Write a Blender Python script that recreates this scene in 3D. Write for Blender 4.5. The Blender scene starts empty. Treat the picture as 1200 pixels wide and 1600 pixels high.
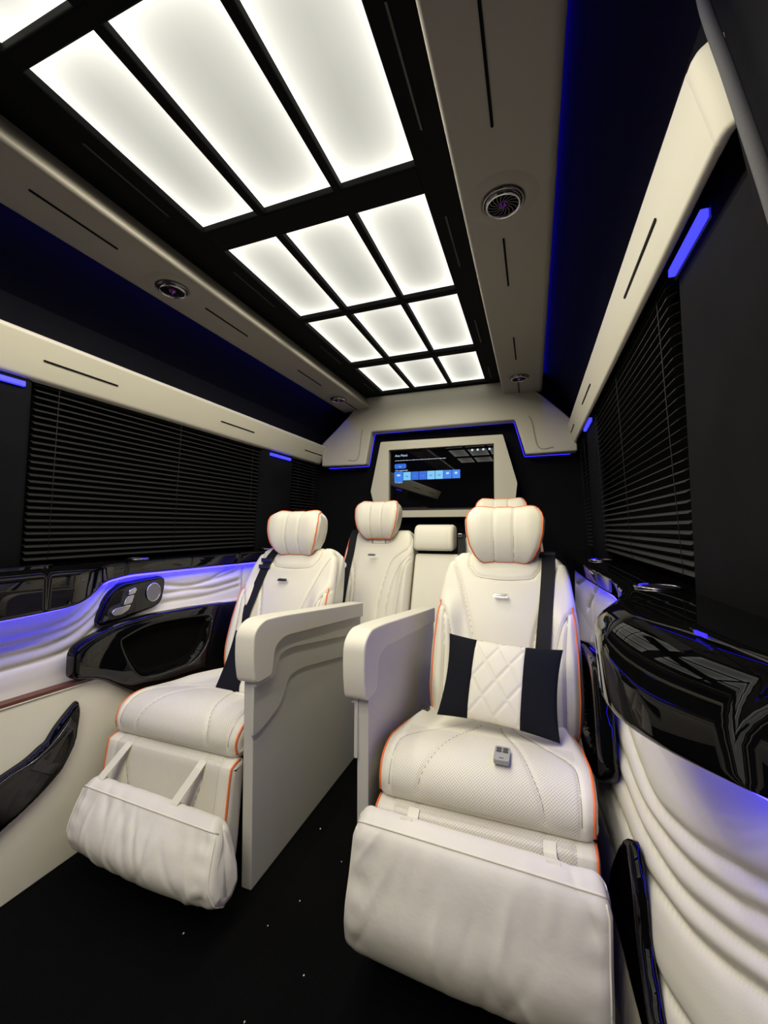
import bpy, bmesh, math, random
import numpy as np
from mathutils import Vector, Matrix, noise
from mathutils.geometry import delaunay_2d_cdt
random.seed(7)
scene = bpy.context.scene
COL = scene.collection
PI = math.pi

# ---------------------------------------------------------------- camera
def set_camera():
    yaw, pitch, roll = math.radians(20.07), math.radians(2.21), math.radians(0.05)
    f = Vector((-math.sin(yaw)*math.cos(pitch), math.cos(yaw)*math.cos(pitch), math.sin(pitch)))
    r = Vector((math.cos(yaw), math.sin(yaw), 0)); u = r.cross(f)
    r2 = r*math.cos(roll)+u*math.sin(roll); u2 = -r*math.sin(roll)+u*math.cos(roll)
    cd = bpy.data.cameras.new('camera'); cd.sensor_fit = 'HORIZONTAL'; cd.sensor_width = 36
    cd.lens = 36*637.15/1200; cd.clip_start = 0.02
    co = bpy.data.objects.new('camera', cd); COL.objects.link(co)
    m = Matrix.Identity(4)
    for i in range(3):
        m[i][0] = r2[i]; m[i][1] = u2[i]; m[i][2] = -f[i]
    m.translation = Vector((.6, 0, 1.035)); co.matrix_world = m
    scene.camera = co
set_camera()
# ---------------------------------------------------------------- world, exposure, lamps
w = bpy.data.worlds.new('night'); scene.world = w; w.use_nodes = True
w.node_tree.nodes['Background'].inputs[0].default_value = (.02, .022, .03, 1)
w.node_tree.nodes['Background'].inputs[1].default_value = .3
scene.view_settings.view_transform = 'Standard'; scene.view_settings.look = 'None'
scene.view_settings.exposure = 0.0; scene.view_settings.gamma = 1
scene.view_settings.use_curve_mapping = False
SPOT_W = 2.7          # unseen spots added under the light panels to brighten the cabin
FRONT_W = 6.0         # fill spots added over the front cabin to brighten front faces
BLUE = 1.0
def lamp(name, loc, watts, col=(1, .94, .775), size=165, kind='SPOT', rot=(0, 0, 0)):
    l = bpy.data.lights.new(name, kind); l.energy = watts; l.color = col
    l.shadow_soft_size = 0
    if kind == 'SPOT': l.spot_size = math.radians(size); l.spot_blend = .35
    o = bpy.data.objects.new(name, l); o.location = loc; o.rotation_euler = rot; COL.objects.link(o)
    return o
for yy in (.62, .78, .95, 1.2, 1.42, 1.72, 1.95, 2.15):
    for xx in (-.24, 0.0, .24):
        lamp('fill_spot', (xx, yy, 1.925), SPOT_W*(1 if yy < 1.8 else .5))
for yy in (-.9, -.6, -.3, 0.0, .3):
    for xx in (-.24, 0, .24):
        lamp('fill_spot', (xx, yy, 1.925), FRONT_W)
# ---------------------------------------------------------------- materials
def nt(name):
    m = bpy.data.materials.new(name); m.use_nodes = True
    return m, m.node_tree.nodes, m.node_tree.links, m.node_tree.nodes['Principled BSDF']
def mat(name, col, rough=.5, metal=0, bump=0, scale=200, coat=0, var=0, spec=.5, bumpdist=.001, sheen=0):
    m, n, l, b = nt(name)
    b.inputs['Base Color'].default_value = (*col, 1); b.inputs['Roughness'].default_value = rough
    b.inputs['Metallic'].default_value = metal; b.inputs['Coat Weight'].default_value = coat
    b.inputs['Coat Roughness'].default_value = .03; b.inputs['Specular IOR Level'].default_value = spec
    if sheen: b.inputs['Sheen Weight'].default_value = sheen
    if bump or var:
        tc = n.new('ShaderNodeTexCoord'); no = n.new('ShaderNodeTexNoise'); no.inputs['Scale'].default_value = scale
        no.inputs['Detail'].default_value = 3; l.new(tc.outputs['Object'], no.inputs['Vector'])
        if bump:
            bp = n.new('ShaderNodeBump'); bp.inputs['Strength'].default_value = bump; bp.inputs['Distance'].default_value = bumpdist
            l.new(no.outputs['Fac'], bp.inputs['Height']); l.new(bp.outputs['Normal'], b.inputs['Normal'])
        if var:
            n2 = n.new('ShaderNodeTexNoise'); n2.inputs['Scale'].default_value = 6; n2.inputs['Detail'].default_value = 4
            l.new(tc.outputs['Object'], n2.inputs['Vector'])
            mx = n.new('ShaderNodeMixRGB'); mx.inputs[1].default_value = (*[c*(1-var) for c in col], 1)
            mx.inputs[2].default_value = (*[min(1, c*(1+var)) for c in col], 1)
            l.new(n2.outputs['Fac'], mx.inputs[0]); l.new(mx.outputs[0], b.inputs['Base Color'])
    return m
def emat(name, col, strength):
    m, n, l, b = nt(name)
    b.inputs['Base Color'].default_value = (0, 0, 0, 1)
    b.inputs['Emission Color'].default_value = (*col, 1); b.inputs['Emission Strength'].default_value = strength
    return m
LEA = (.73, .70, .585)
M = {
 'leather': mat('ivory_leather', LEA, .52, bump=.25, scale=420, var=.04, bumpdist=.0006),
 'leather_soft': mat('soft_ivory_leather', (.68, .65, .58), .48, bump=.3, scale=60, var=.05, bumpdist=.002),
 'wall_leather': mat('ivory_wall_leather', (.68, .65, .555), .55, bump=.2, scale=420, var=.03, bumpdist=.0006),
 'paint': mat('cream_panel', (.50, .475, .385), .55, bump=.1, scale=500, var=.03, bumpdist=.0004),
 'panel_paint': mat('ivory_partition_paint', (.56, .545, .49), .5, bump=.1, scale=300, var=.03, bumpdist=.0004),
 'rail': mat('beige_rail', (.31, .285, .235), .6, bump=.1, scale=500, bumpdist=.0004),
 'suede': mat('black_suede', (.0045, .0045, .006), .95, bump=.3, scale=300, var=.35, spec=.1),
 'pillar_suede': mat('charcoal_suede', (.0055, .0055, .0065), .95, bump=.3, scale=120, var=.5, spec=.04),
 'carpet': mat('black_carpet', (.0022, .0022, .0026), 1, bump=.9, scale=500, var=.5, spec=.08, bumpdist=.004),
 'gloss': mat('black_piano_lacquer', (.002, .002, .0022), .0, spec=.5),
 'fabric_black': mat('black_cushion_fabric', (.006, .007, .011), .95, bump=.5, scale=500, spec=.2),
 'belt': mat('black_webbing', (.006, .006, .007), .7, bump=.5, scale=600, spec=.3),
 'plastic': mat('black_plastic', (.012, .012, .013), .35),
 'slat': mat('black_blind_slat', (.012, .012, .012), .55, spec=.35),
 'cord': mat('black_cord', (.004, .004, .004), .8),
 'chrome': mat('chrome', (.62, .62, .64), .18, metal=1),
 'darkchrome': mat('dark_chrome', (.22, .21, .22), .2, metal=1),
 'pocket': mat('matte_black_pocket', (.002, .002, .002), .9, spec=.05),
 'silver': mat('satin_silver', (.5, .5, .52), .32, metal=1),
 'grille': mat('silver_speaker_mesh', (.35, .35, .37), .4, metal=1, bump=1, scale=900, bumpdist=.001),
 'orange': mat('orange_piping', (.78, .16, .035), .45),
 'rust': mat('rust_brown_strip', (.095, .026, .012), .4),
 'groove': mat('black_groove', (.002, .002, .002), .8, spec=.1),
 'seam': mat('stitched_seam', (.30, .27, .23), .8),  # seam stitching, tan darkened to add to the groove shading
 'ceil': mat('black_headliner', (.004, .004, .0045), .8, spec=.15),
 'seal': mat('grey_rubber_seal', (.03, .03, .033), .8, bump=.4, scale=200),
 'remote': mat('grey_remote_plastic', (.30, .30, .30), .35),
 'rubber': mat('dark_button_rubber', (.035, .035, .035), .5),
 'crumb': mat('pale_crumb', (.6, .6, .55), .8),
 'screen': mat('tv_glass', (.002, .002, .003), .0, coat=0, spec=1.0),
 'blue_strip': emat('blue_led', (.013, .009, 1), 30),
 'blue_soft': emat('blue_led_dim', (.02, .012, 1), 3.0), 'blue_mid': emat('blue_led_cove', (.012, .006, 1), 26),
 'blue_lamp': emat('blue_courtesy_lens', (.035, .035, 1), 2.4),
 'tile_a': emat('tile_blue', (.02, .22, .9), .9), 'tile_b': emat('tile_pale_blue', (.2, .6, 1), .9),
 'tile_c': emat('tile_deep_blue', (.01, .14, .75), .9), 'white_ui': emat('ui_white', (.7, .85, 1), .8),
}
def perforated():
    m, n, l, b = nt('perforated_ivory_leather')
    b.inputs['Roughness'].default_value = .5
    tc = n.new('ShaderNodeTexCoord'); mp = n.new('ShaderNodeMapping'); mp.inputs['Rotation'].default_value = (0, 0, .785)
    l.new(tc.outputs['UV'], mp.inputs[0])
    vo = n.new('ShaderNodeTexVoronoi'); vo.inputs['Scale'].default_value = 200; vo.inputs['Randomness'].default_value = 0
    l.new(mp.outputs[0], vo.inputs['Vector'])
    cr = n.new('ShaderNodeValToRGB'); cr.color_ramp.elements[0].position = .20; cr.color_ramp.elements[1].position = .34
    cr.color_ramp.elements[0].color = (.42, .39, .34, 1); cr.color_ramp.elements[1].color = (*LEA, 1)
    l.new(vo.outputs['Distance'], cr.inputs[0]); l.new(cr.outputs[0], b.inputs['Base Color'])
    bp = n.new('ShaderNodeBump'); bp.inputs['Strength'].default_value = .5; bp.inputs['Distance'].default_value = .001
    l.new(cr.outputs[0], bp.inputs['Height']); l.new(bp.outputs[0], b.inputs['Normal'])
    return m
M['perf'] = perforated()
def diffuser_mat():
    # edge-lit diffuser sheet: brightest along the LED edges, dimmer in the middle
    m, n, l, b = nt('backlit_diffuser')
    b.inputs['Base Color'].default_value = (.0, .0, .0, 1); b.inputs['Roughness'].default_value = .6
    b.inputs['Specular IOR Level'].default_value = 0
    uv = n.new('ShaderNodeTexCoord'); sp = n.new('ShaderNodeSeparateXYZ'); l.new(uv.outputs['UV'], sp.inputs[0])
    # UV carries distance to the long edges (x) and the short edges (y) in decimetres
    def ex(o, k):
        a = n.new('ShaderNodeMath'); a.operation = 'MULTIPLY'; a.inputs[1].default_value = -k; l.new(o, a.inputs[0])
        e = n.new('ShaderNodeMath'); e.operation = 'EXPONENT'; l.new(a.outputs[0], e.inputs[0]); return e.outputs[0]
    s = n.new('ShaderNodeMath'); s.operation = 'ADD'; l.new(ex(sp.outputs[0], 3.2), s.inputs[0]); l.new(ex(sp.outputs[1], 2.7), s.inputs[1])
    no = n.new('ShaderNodeTexNoise'); no.inputs['Scale'].default_value = 3; l.new(uv.outputs['Object'], no.inputs['Vector'])
    t = n.new('ShaderNodeMath'); t.operation = 'MULTIPLY_ADD'; l.new(s.outputs[0], t.inputs[0]); t.inputs[1].default_value = .8
    t2 = n.new('ShaderNodeMath'); t2.operation = 'MULTIPLY_ADD'; l.new(no.outputs['Fac'], t2.inputs[0]); t2.inputs[1].default_value = .18; t2.inputs[2].default_value = .46
    l.new(t2.outputs[0], t.inputs[2])
    b.inputs['Emission Color'].default_value = (1, .985, .87, 1)
    l.new(t.outputs[0], b.inputs['Emission Strength'])
    return m
M['diffuser'] = diffuser_mat()

# ---------------------------------------------------------------- object helpers
def tag(o, label=None, cat=None, group=None, kind=None):
    if label: o['label'] = label
    if cat: o['category'] = cat
    if group: o['group'] = group
    if kind: o['kind'] = kind
    return o
def empty(name, loc, label, cat, group=None):
    o = bpy.data.objects.new(name, None); o.empty_display_size = .05; o.location = loc; COL.objects.link(o)
    return tag(o, label, cat, group)
def link(name, me, m, parent=None, smooth=False):
    o = bpy.data.objects.new(name, me); COL.objects.link(o)
    if m is not None:
        for k in (m if isinstance(m, (list, tuple)) else [m]): me.materials.append(M[k] if isinstance(k, str) else k)
    if smooth: me.polygons.foreach_set('use_smooth', [True]*len(me.polygons))
    if parent is not None:
        pts = parent; loc = Vector((0, 0, 0))
        while pts is not None: loc += pts.location; pts = pts.parent
        co = np.empty(len(me.vertices)*3, 'f'); me.vertices.foreach_get('co', co)
        co = co.reshape(-1, 3)-np.array(loc, 'f'); me.vertices.foreach_set('co', co.ravel()); me.update()
        o.parent = parent
    return o
def pm(name, vs, fs, m, parent=None, smooth=False, origin=None):
    me = bpy.data.meshes.new(name); me.from_pydata([tuple(v) for v in vs], [], [tuple(f) for f in fs]); me.update()
    bm = bmesh.new(); bm.from_mesh(me); bmesh.ops.recalc_face_normals(bm, faces=bm.faces); bm.to_mesh(me); bm.free()
    return link(name, me, m, parent, smooth)
def bev(o, wd=.005, seg=3):
    b = o.modifiers.new('bevel', 'BEVEL'); b.width = wd; b.segments = seg; b.limit_method = 'ANGLE'; b.angle_limit = .6
    o.data.polygons.foreach_set('use_smooth', [True]*len(o.data.polygons)); b.harden_normals = True
    return o
def box(name, lo, hi, m, parent=None, b=0, seg=3):
    x0, y0, z0 = lo; x1, y1, z1 = hi
    vs = [(x0,y0,z0),(x1,y0,z0),(x1,y1,z0),(x0,y1,z0),(x0,y0,z1),(x1,y0,z1),(x1,y1,z1),(x0,y1,z1)]
    o = pm(name, vs, [(0,1,2,3),(4,5,6,7),(0,1,5,4),(1,2,6,5),(2,3,7,6),(3,0,4,7)], m, parent)
    if b: bev(o, b, seg)
    return o
def mapax(axis, a, b, c):
    # polygon coords (a,b) + extrusion coordinate c
    return {'x': (c, a, b), 'y': (a, c, b), 'z': (a, b, c)}[axis]
def rounded(pts, r, n=5):
    out = []; N = len(pts); rr = r if isinstance(r, (list, tuple)) else [r]*N
    for i in range(N):
        p = np.array(pts[i], float); a = np.array(pts[i-1], float); c = np.array(pts[(i+1) % N], float)
        la, lc = np.linalg.norm(a-p), np.linalg.norm(c-p); d = min(rr[i], la*.48, lc*.48)
        if d < 1e-4: out.append(tuple(p)); continue
        A = p+(a-p)/la*d; Cc = p+(c-p)/lc*d
        for k in range(n+1):
            t = k/n; out.append(tuple((1-t)**2*A+2*t*(1-t)*p+t*t*Cc))
    return out
def prism(name, pts, axis, lo, hi, m, parent=None, b=0, seg=3):
    N = len(pts)
    vs = [mapax(axis, *p, lo) for p in pts]+[mapax(axis, *p, hi) for p in pts]
    fs = [tuple(range(N)), tuple(range(2*N-1, N-1, -1))]+[(i, (i+1) % N, (i+1) % N+N, i+N) for i in range(N)]
    o = pm(name, vs, fs, m, parent)
    if b: bev(o, b, seg)
    return o
def catmull(pts, step=.01, closed=False):
    P = [np.array(p, float) for p in pts]; N = len(P); out = []
    rng = range(N) if closed else range(N-1)
    for i in rng:
        g = (lambda k: P[k % N]) if closed else (lambda k: P[min(max(k, 0), N-1)])
        p0, p1, p2, p3 = g(i-1), g(i), g(i+1), g(i+2)
        n = max(1, int(np.linalg.norm(p2-p1)/step))
        for k in range(n):
            t = k/n
            out.append(.5*((2*p1)+(-p0+p2)*t+(2*p0-5*p1+4*p2-p3)*t*t+(-p0+3*p1-3*p2+p3)*t**3))
    if not closed: out.append(P[-1])
    return np.array(out)
def tube(name, pts, r, m, parent=None, seg=8, closed=False, flat=1.0, up=(0, 0, 1)):
    P = np.array(pts, float); N = len(P); vs = []; fs = []
    for i in range(N):
        t = (P[(i+1) % N]-P[i-1]) if closed else (P[min(i+1, N-1)]-P[max(i-1, 0)])
        t = t/(np.linalg.norm(t)+1e-9)
        a = np.cross(t, up); 
        if np.linalg.norm(a) < .05: a = np.cross(t, (1, 0, 0))
        a /= np.linalg.norm(a); b = np.cross(a, t)
        for k in range(seg):
            an = 2*PI*k/seg; vs.append(P[i]+r*(math.cos(an)*a+flat*math.sin(an)*b))
    for i in range(N if closed else N-1):
        for k in range(seg):
            a, b = i*seg+k, i*seg+(k+1) % seg; c, d = ((i+1) % N)*seg+(k+1) % seg, ((i+1) % N)*seg+k
            fs.append((a, b, c, d))
    if not closed: fs += [tuple(range(seg)), tuple(range((N-1)*seg, N*seg))]
    return pm(name, vs, fs, m, parent, True)
def strap(name, pts, wdt, th, m, parent=None, side=(1, 0, 0)):
    # flat band following pts, width along `side`
    P = catmull(pts, .012); N = len(P); s = np.array(side, float); s /= np.linalg.norm(s); vs = []; fs = []
    for i in range(N):
        t = P[min(i+1, N-1)]-P[max(i-1, 0)]; t /= np.linalg.norm(t); sd = s-t*(s@t); sd /= np.linalg.norm(sd); nn = np.cross(t, sd)
        for a, b in ((-1, -1), (1, -1), (1, 1), (-1, 1)): vs.append(P[i]+sd*a*wdt/2+nn*b*th/2)
    for i in range(N-1):
        for k in range(4): fs.append((i*4+k, i*4+(k+1) % 4, i*4+4+(k+1) % 4, i*4+4+k))
    fs += [(0, 1, 2, 3), tuple(range(4*N-4, 4*N))]
    o = pm(name, vs, fs, m, parent); return o
def dist_poly(X, Y, poly, closed=False):
    P = np.array(poly, float); D = np.full(X.shape, 9.0)
    if closed: P = np.vstack([P, P[:1]])
    for (x1, y1), (x2, y2) in zip(P[:-1], P[1:]):
        dx, dy = x2-x1, y2-y1; L = dx*dx+dy*dy+1e-12
        t = np.clip(((X-x1)*dx+(Y-y1)*dy)/L, 0, 1)
        D = np.minimum(D, np.hypot(X-x1-t*dx, Y-y1-t*dy))
    return D
def inside(X, Y, poly):
    P = np.array(poly, float); r = np.zeros(X.shape, bool)
    for (x1, y1), (x2, y2) in zip(P, np.roll(P, -1, 0)):
        c = ((y1 > Y) != (y2 > Y)); xi = (x2-x1)*(Y-y1)/(y2-y1+1e-15)+x1
        r ^= c & (X < xi)
    return r
def smoothpoly(pts): return [tuple(p) for p in catmull(pts, .012)]

# upholstered block: closed (y,z) profile swept across x, rounded side edges, stitched grooves
class Loft:
    def __init__(s, prof, W, r, ds=.006, nx=90, seams=(), disp=None, gd=.006, gw=.006, cx=0, xf=None):
        P = catmull(prof, ds, True); s.P = P; N = len(P)
        seg = np.linalg.norm(np.roll(P, -1, 0)-P, axis=1); s.S = np.concatenate([[0], np.cumsum(seg)[:-1]]); s.L = seg.sum()
        T = np.roll(P, -1, 0)-np.roll(P, 1, 0); T /= np.linalg.norm(T, axis=1)[:, None]
        area = .5*np.sum(P[:, 0]*np.roll(P[:, 1], -1)-np.roll(P[:, 0], -1)*P[:, 1])
        s.Nn = np.stack([T[:, 1], -T[:, 0]], 1)*(1 if area > 0 else -1)
        s.W = W; s.r = r; s.nx = nx; s.seams = seams; s.disp = disp; s.gd = gd; s.gw = gw; s.cx = cx; s.xf = xf
    def at(s, u, i, lift=0):
        # u in [-1,1] array, i index array
        P = s.P[i]; n = s.Nn[i]; W = np.array([s.W(p[0], p[1]) for p in s.P])[i]
        x = u*W; a = np.clip(W-np.abs(x), 0, s.r); ins = s.r-np.sqrt(np.maximum(0, s.r**2-(s.r-a)**2))
        h = -ins+lift
        if s.disp is not None: h = h+s.disp(x, P[..., 0], P[..., 1], n)*np.clip(a/s.r, 0, 1)
        for q in s.seams:
            d = dist_poly(x, s.key(P, n), q) if not callable(q) else q(x, P)
            front = s.front(P, n)
            h = h-np.where(front, s.gd*np.exp(-(d/s.gw)**2), 0)
        X = s.cx+x; Y = P[..., 0]+n[..., 0]*h; Z = P[..., 1]+n[..., 1]*h
        V = np.stack([X, Y, Z], -1)
        return s.xf(V) if s.xf else V
    key = staticmethod(lambda P, n: P[..., 1])
    front = staticmethod(lambda P, n: n[..., 0] < .3)
    def mesh(s, name, m, parent=None, mask=None):
        th = np.linspace(-1, 1, s.nx); u = np.sign(th)*(1-(1-np.abs(th))**1.35)
        N = len(s.P); I, U = np.meshgrid(np.arange(N), u, indexing='ij')
        V = s.at(U, I); vs = V.reshape(-1, 3); K = s.nx
        a = (np.arange(N)[:, None]*K+np.arange(K-1)[None]); b = ((np.arange(N)+1) % N)[:, None]*K+np.arange(K-1)[None]
        fs = np.stack([a, a+1, b+1, b], -1).reshape(-1, 4)
        me = bpy.data.meshes.new(name)
        caps = [tuple(int(i*K) for i in range(N)), tuple(int(i*K+K-1) for i in range(N))]
        me.from_pydata(vs.tolist(), [], fs.tolist()+caps); me.update()
        bm = bmesh.new(); bm.from_mesh(me); bmesh.ops.recalc_face_normals(bm, faces=bm.faces); bm.to_mesh(me); bm.free()
        o = link(name, me, m, parent, True)
        if mask is not None:
            Wm = np.array([s.W(p[0], p[1]) for p in s.P])
            xc = (U*Wm[:, None]); X = xc[:, :-1].ravel(); Pk = np.repeat(s.P, K-1, 0); nk = np.repeat(s.Nn, K-1, 0)
            mk = mask(X, Pk, nk)
            mi = np.zeros(len(me.polygons), 'i'); mi[:len(mk)] = mk
            me.polygons.foreach_set('material_index', mi)
            uvl = me.uv_layers.new(name='uv'); ux = np.zeros((len(me.loops), 2), 'f')
            vi = np.empty(len(me.loops), 'i'); me.loops.foreach_get('vertex_index', vi)
            SS = np.repeat(s.S, K); XX = xc.ravel(); ux[:, 0] = XX[vi]; ux[:, 1] = SS[vi]; uvl.data.foreach_set('uv', ux.ravel())
        return o
    def stitch(s, parent, which=None, r=.0011):
        N = len(s.P); ok = [i for i in range(N) if bool(np.all(s.front(s.P[i], s.Nn[i])))]
        kk = np.array([float(s.key(s.P[i], s.Nn[i])) for i in ok]); od = np.argsort(kk); kk = kk[od]; ok = np.array(ok)[od]
        Wa = np.array([s.W(p[0], p[1]) for p in s.P])
        for q in s.seams:
            q = catmull(q, .012); q = np.array([p for p in q if kk[0] <= p[1] <= kk[-1]])
            if len(q) < 3: continue
            j = np.clip(np.searchsorted(kk, q[:, 1])-1, 0, len(kk)-2); f = (q[:, 1]-kk[j])/(kk[j+1]-kk[j]+1e-9)
            a, b = ok[j], ok[j+1]; m = np.abs(q[:, 0]) < Wa[a]-.004
            a, b, f, q = a[m], b[m], f[m], q[m]
            if len(a) < 3: continue
            A = s.at(q[:, 0]/Wa[a], a, .0004); B = s.at(q[:, 0]/Wa[b], b, .0004)
            tube('seam', A*(1-f)[:, None]+B*f[:, None], r, 'seam', parent, 5)
    def edge_curve(s, side, inset, pick, lift=.001):
        # curve running along the block at `inset` from the side edge, over profile points chosen by pick(P,n)
        idx = [i for i in range(len(s.P)) if pick(s.P[i], s.Nn[i])]
        # make contiguous
        if idx and idx[0] == 0 and idx[-1] == len(s.P)-1:
            k = next(j for j in range(1, len(idx)) if idx[j] != idx[j-1]+1) if len(idx) < len(s.P) else 0
            idx = idx[k:]+idx[:k]
        I = np.array(idx); W = np.array([s.W(p[0], p[1]) for p in s.P])[I]
        u = side*(W-inset)/W
        return s.at(u, I, lift)

# relief plate on a side wall: outline in (y,z), height towards the cabin
def relief(name, outline, hfn, x0, sgn, m, parent=None, step=.008, skirt=.0, loops=()):
    P = np.array(outline, float)
    lo, hi = P.min(0), P.max(0)
    gy, gz = np.meshgrid(np.arange(lo[0], hi[0], step), np.arange(lo[1], hi[1], step))
    gy = gy.ravel(); gz = gz.ravel()
    D = dist_poly(gy, gz, P, True); k = inside(gy, gz, P) & (D > step*.5)
    for lp in loops: k &= dist_poly(gy, gz, lp, True) > step*.5
    pts = [Vector(p) for p in P]+[Vector((a, b)) for a, b in zip(gy[k], gz[k])]
    N = len(P); E = [(i, (i+1) % N) for i in range(N)]
    for lp in loops:
        b0 = len(pts); pts += [Vector(p) for p in lp]; E += [(b0+i, b0+(i+1) % len(lp)) for i in range(len(lp))]
    v, e, f, *_ = delaunay_2d_cdt(pts, E, [], 1, 1e-6)
    va = np.array([tuple(q) for q in v]); H = hfn(va[:, 0], va[:, 1], np.where(dist_poly(va[:, 0], va[:, 1], P, True) < 1e-5, 0, dist_poly(va[:, 0], va[:, 1], P, True)))
    V = np.stack([x0+sgn*H, va[:, 0], va[:, 1]], 1)
    vs = V.tolist(); fs = [tuple(q) for q in f]
    # skirt
    b0 = len(vs)
    first = [int(np.argmin(np.hypot(va[:, 0]-p[0], va[:, 1]-p[1]))) for p in P]
    vs += [[x0-sgn*skirt, p[0], p[1]] for p in P]
    fs += [(first[i], first[(i+1) % N], b0+(i+1) % N, b0+i) for i in range(N) if first[i] != first[(i+1) % N]]
    return pm(name, vs, fs, m, parent, True)

# ================================================================ THE SETTING
def struct(o): o['kind'] = 'structure'; return o
Y0, Y1 = -1.35, 2.66
struct(box('floor', (-.86, Y0, -.03), (.86, Y1, 0), 'carpet'))
struct(box('ceiling', (-.9, Y0, 1.962), (.9, Y1, 2.0), 'ceil'))
struct(box('wall_rear', (-1, Y1, 0), (1, Y1+.04, 1.99), 'suede'))
struct(box('wall_front', (-1, Y0-.04, 0), (1, Y0, 1.99), 'suede'))
struct(box('wall_left', (-1.0, Y0, 0), (-.96, Y1, 1.99), 'suede'))
struct(box('wall_right', (.96, Y0, 0), (1.0, Y1, 1.99), 'suede'))
# sloping headliner between ceiling rail and window pelmet
for s, nm in ((-1, 'trim_1'), (1, 'trim_2')):
    c = catmull([(.655, 1.955), (.72, 1.90), (.79, 1.80), (.832, 1.68), (.845, 1.605)], .02)
    out = [(a*s, b) for a, b in c]+[((a+.02)*s, b+.008) for a, b in c[::-1]]
    o = prism(nm, out, 'y', Y0, Y1, 'suede'); struct(o)
# ---- black light grid of the ceiling (bars between the light panels)
rows = [(-.62, -.02), (.0, 0), (.545, .945)]
RX = [(-.336, -.140), (-.133+.0, .128), (.136+.0, .335)]
COLS = [(-.337, -.139), (-.114, .107), (.131, .335)]
ROWS = [(-.92, -.28), (-.19, .442), (.484, .948), (1.041, 1.505), (1.535, 2.06), (2.095, 2.535)]
# rows measured from the photograph
ROWS = [(-.62, -.13), (-.09, .445), (.482, .950), (1.040, 1.508), (1.540, 2.035), (2.085, 2.538)]
def grid_bar(nm, lo, hi):
    o = box(nm, lo, hi, 'ceil', None, .006, 3); return struct(o)
ZB, ZT = 1.932, 1.962
grid_bar('trim_3', (-.485, Y0, ZB), (COLS[0][0], 2.62, ZT)); grid_bar('trim_4', (COLS[2][1], Y0, ZB), (.485, 2.62, ZT))
k = 5
prev = Y0
for (a, b) in ROWS+[(2.62, 2.62)]:
    grid_bar('trim_%d' % k, (COLS[0][0]-.004, prev, ZB+.001), (COLS[2][1]+.004, a, ZT)); k += 1; prev = b
for i in range(2):
    grid_bar('trim_%d' % k, (COLS[i][1], -.62, ZB+.002), (COLS[i+1][0], 2.55, ZT)); k += 1
rown = ['behind the camera position', 'cut off at the top left corner of the view', 'in the nearest full row of long panels', 'in the second row of the ceiling lights', 'in the third row of the ceiling lights', 'in the rearmost row above the screen']
coln = ['left', 'middle', 'right']
for r, (y0, y1) in enumerate(ROWS):
    for c, (x0, x1) in enumerate(COLS):
        t = empty('ceiling_light', ((x0+x1)/2, (y0+y1)/2, 1.955), 'frosted backlit %s light panel %s' % (coln[c], rown[r]), 'ceiling light', 'ceiling light panels')
        n = 10; xs = np.linspace(x0, x1, n+1); ys = np.linspace(y0, y1, n+1)
        vs = [(x, y, 1.9545) for y in ys for x in xs]
        fs = [(j*(n+1)+i, (j+1)*(n+1)+i, (j+1)*(n+1)+i+1, j*(n+1)+i+1) for j in range(n) for i in range(n)]
        me = bpy.data.meshes.new('diffuser'); me.from_pydata(vs, [], fs); me.update()
        uv = me.uv_layers.new(name='uv'); vi = np.empty(len(me.loops), 'i'); me.loops.foreach_get('vertex_index', vi)
        V = np.array(vs)
        u = np.stack([np.minimum(V[:, 0]-x0, x1-V[:, 0])*10, np.minimum(V[:, 1]-y0, y1-V[:, 1])*10], 1)
        uv.data.foreach_set('uv', u[vi].astype('f').ravel())
        link('diffuser', me, 'diffuser', t)
        e = .004
        box('rim', (x0, y0, 1.956), (x1, y1, 1.9605), 'plastic', t)
# long thin air slits in the black border
for s in (-1, 1):
    for (a, b) in ((.62, .86), (1.13, 1.37), (1.75, 1.98), (2.3, 2.48)):
        t = box('air_slit', (s*.375-.003, a, 1.9295), (s*.375+.003, b, 1.9325), 'plastic', None, .001)
        tag(t, 'thin air slit in the black ceiling border, %s side, %s' % ('left' if s < 0 else 'right', {.62: 'beside the nearest long light panels', 1.13: 'beside the second light row', 1.75: 'beside the third light row', 2.3: 'beside the rearmost light row'}[a]), 'vent', 'ceiling air slits')
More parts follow.
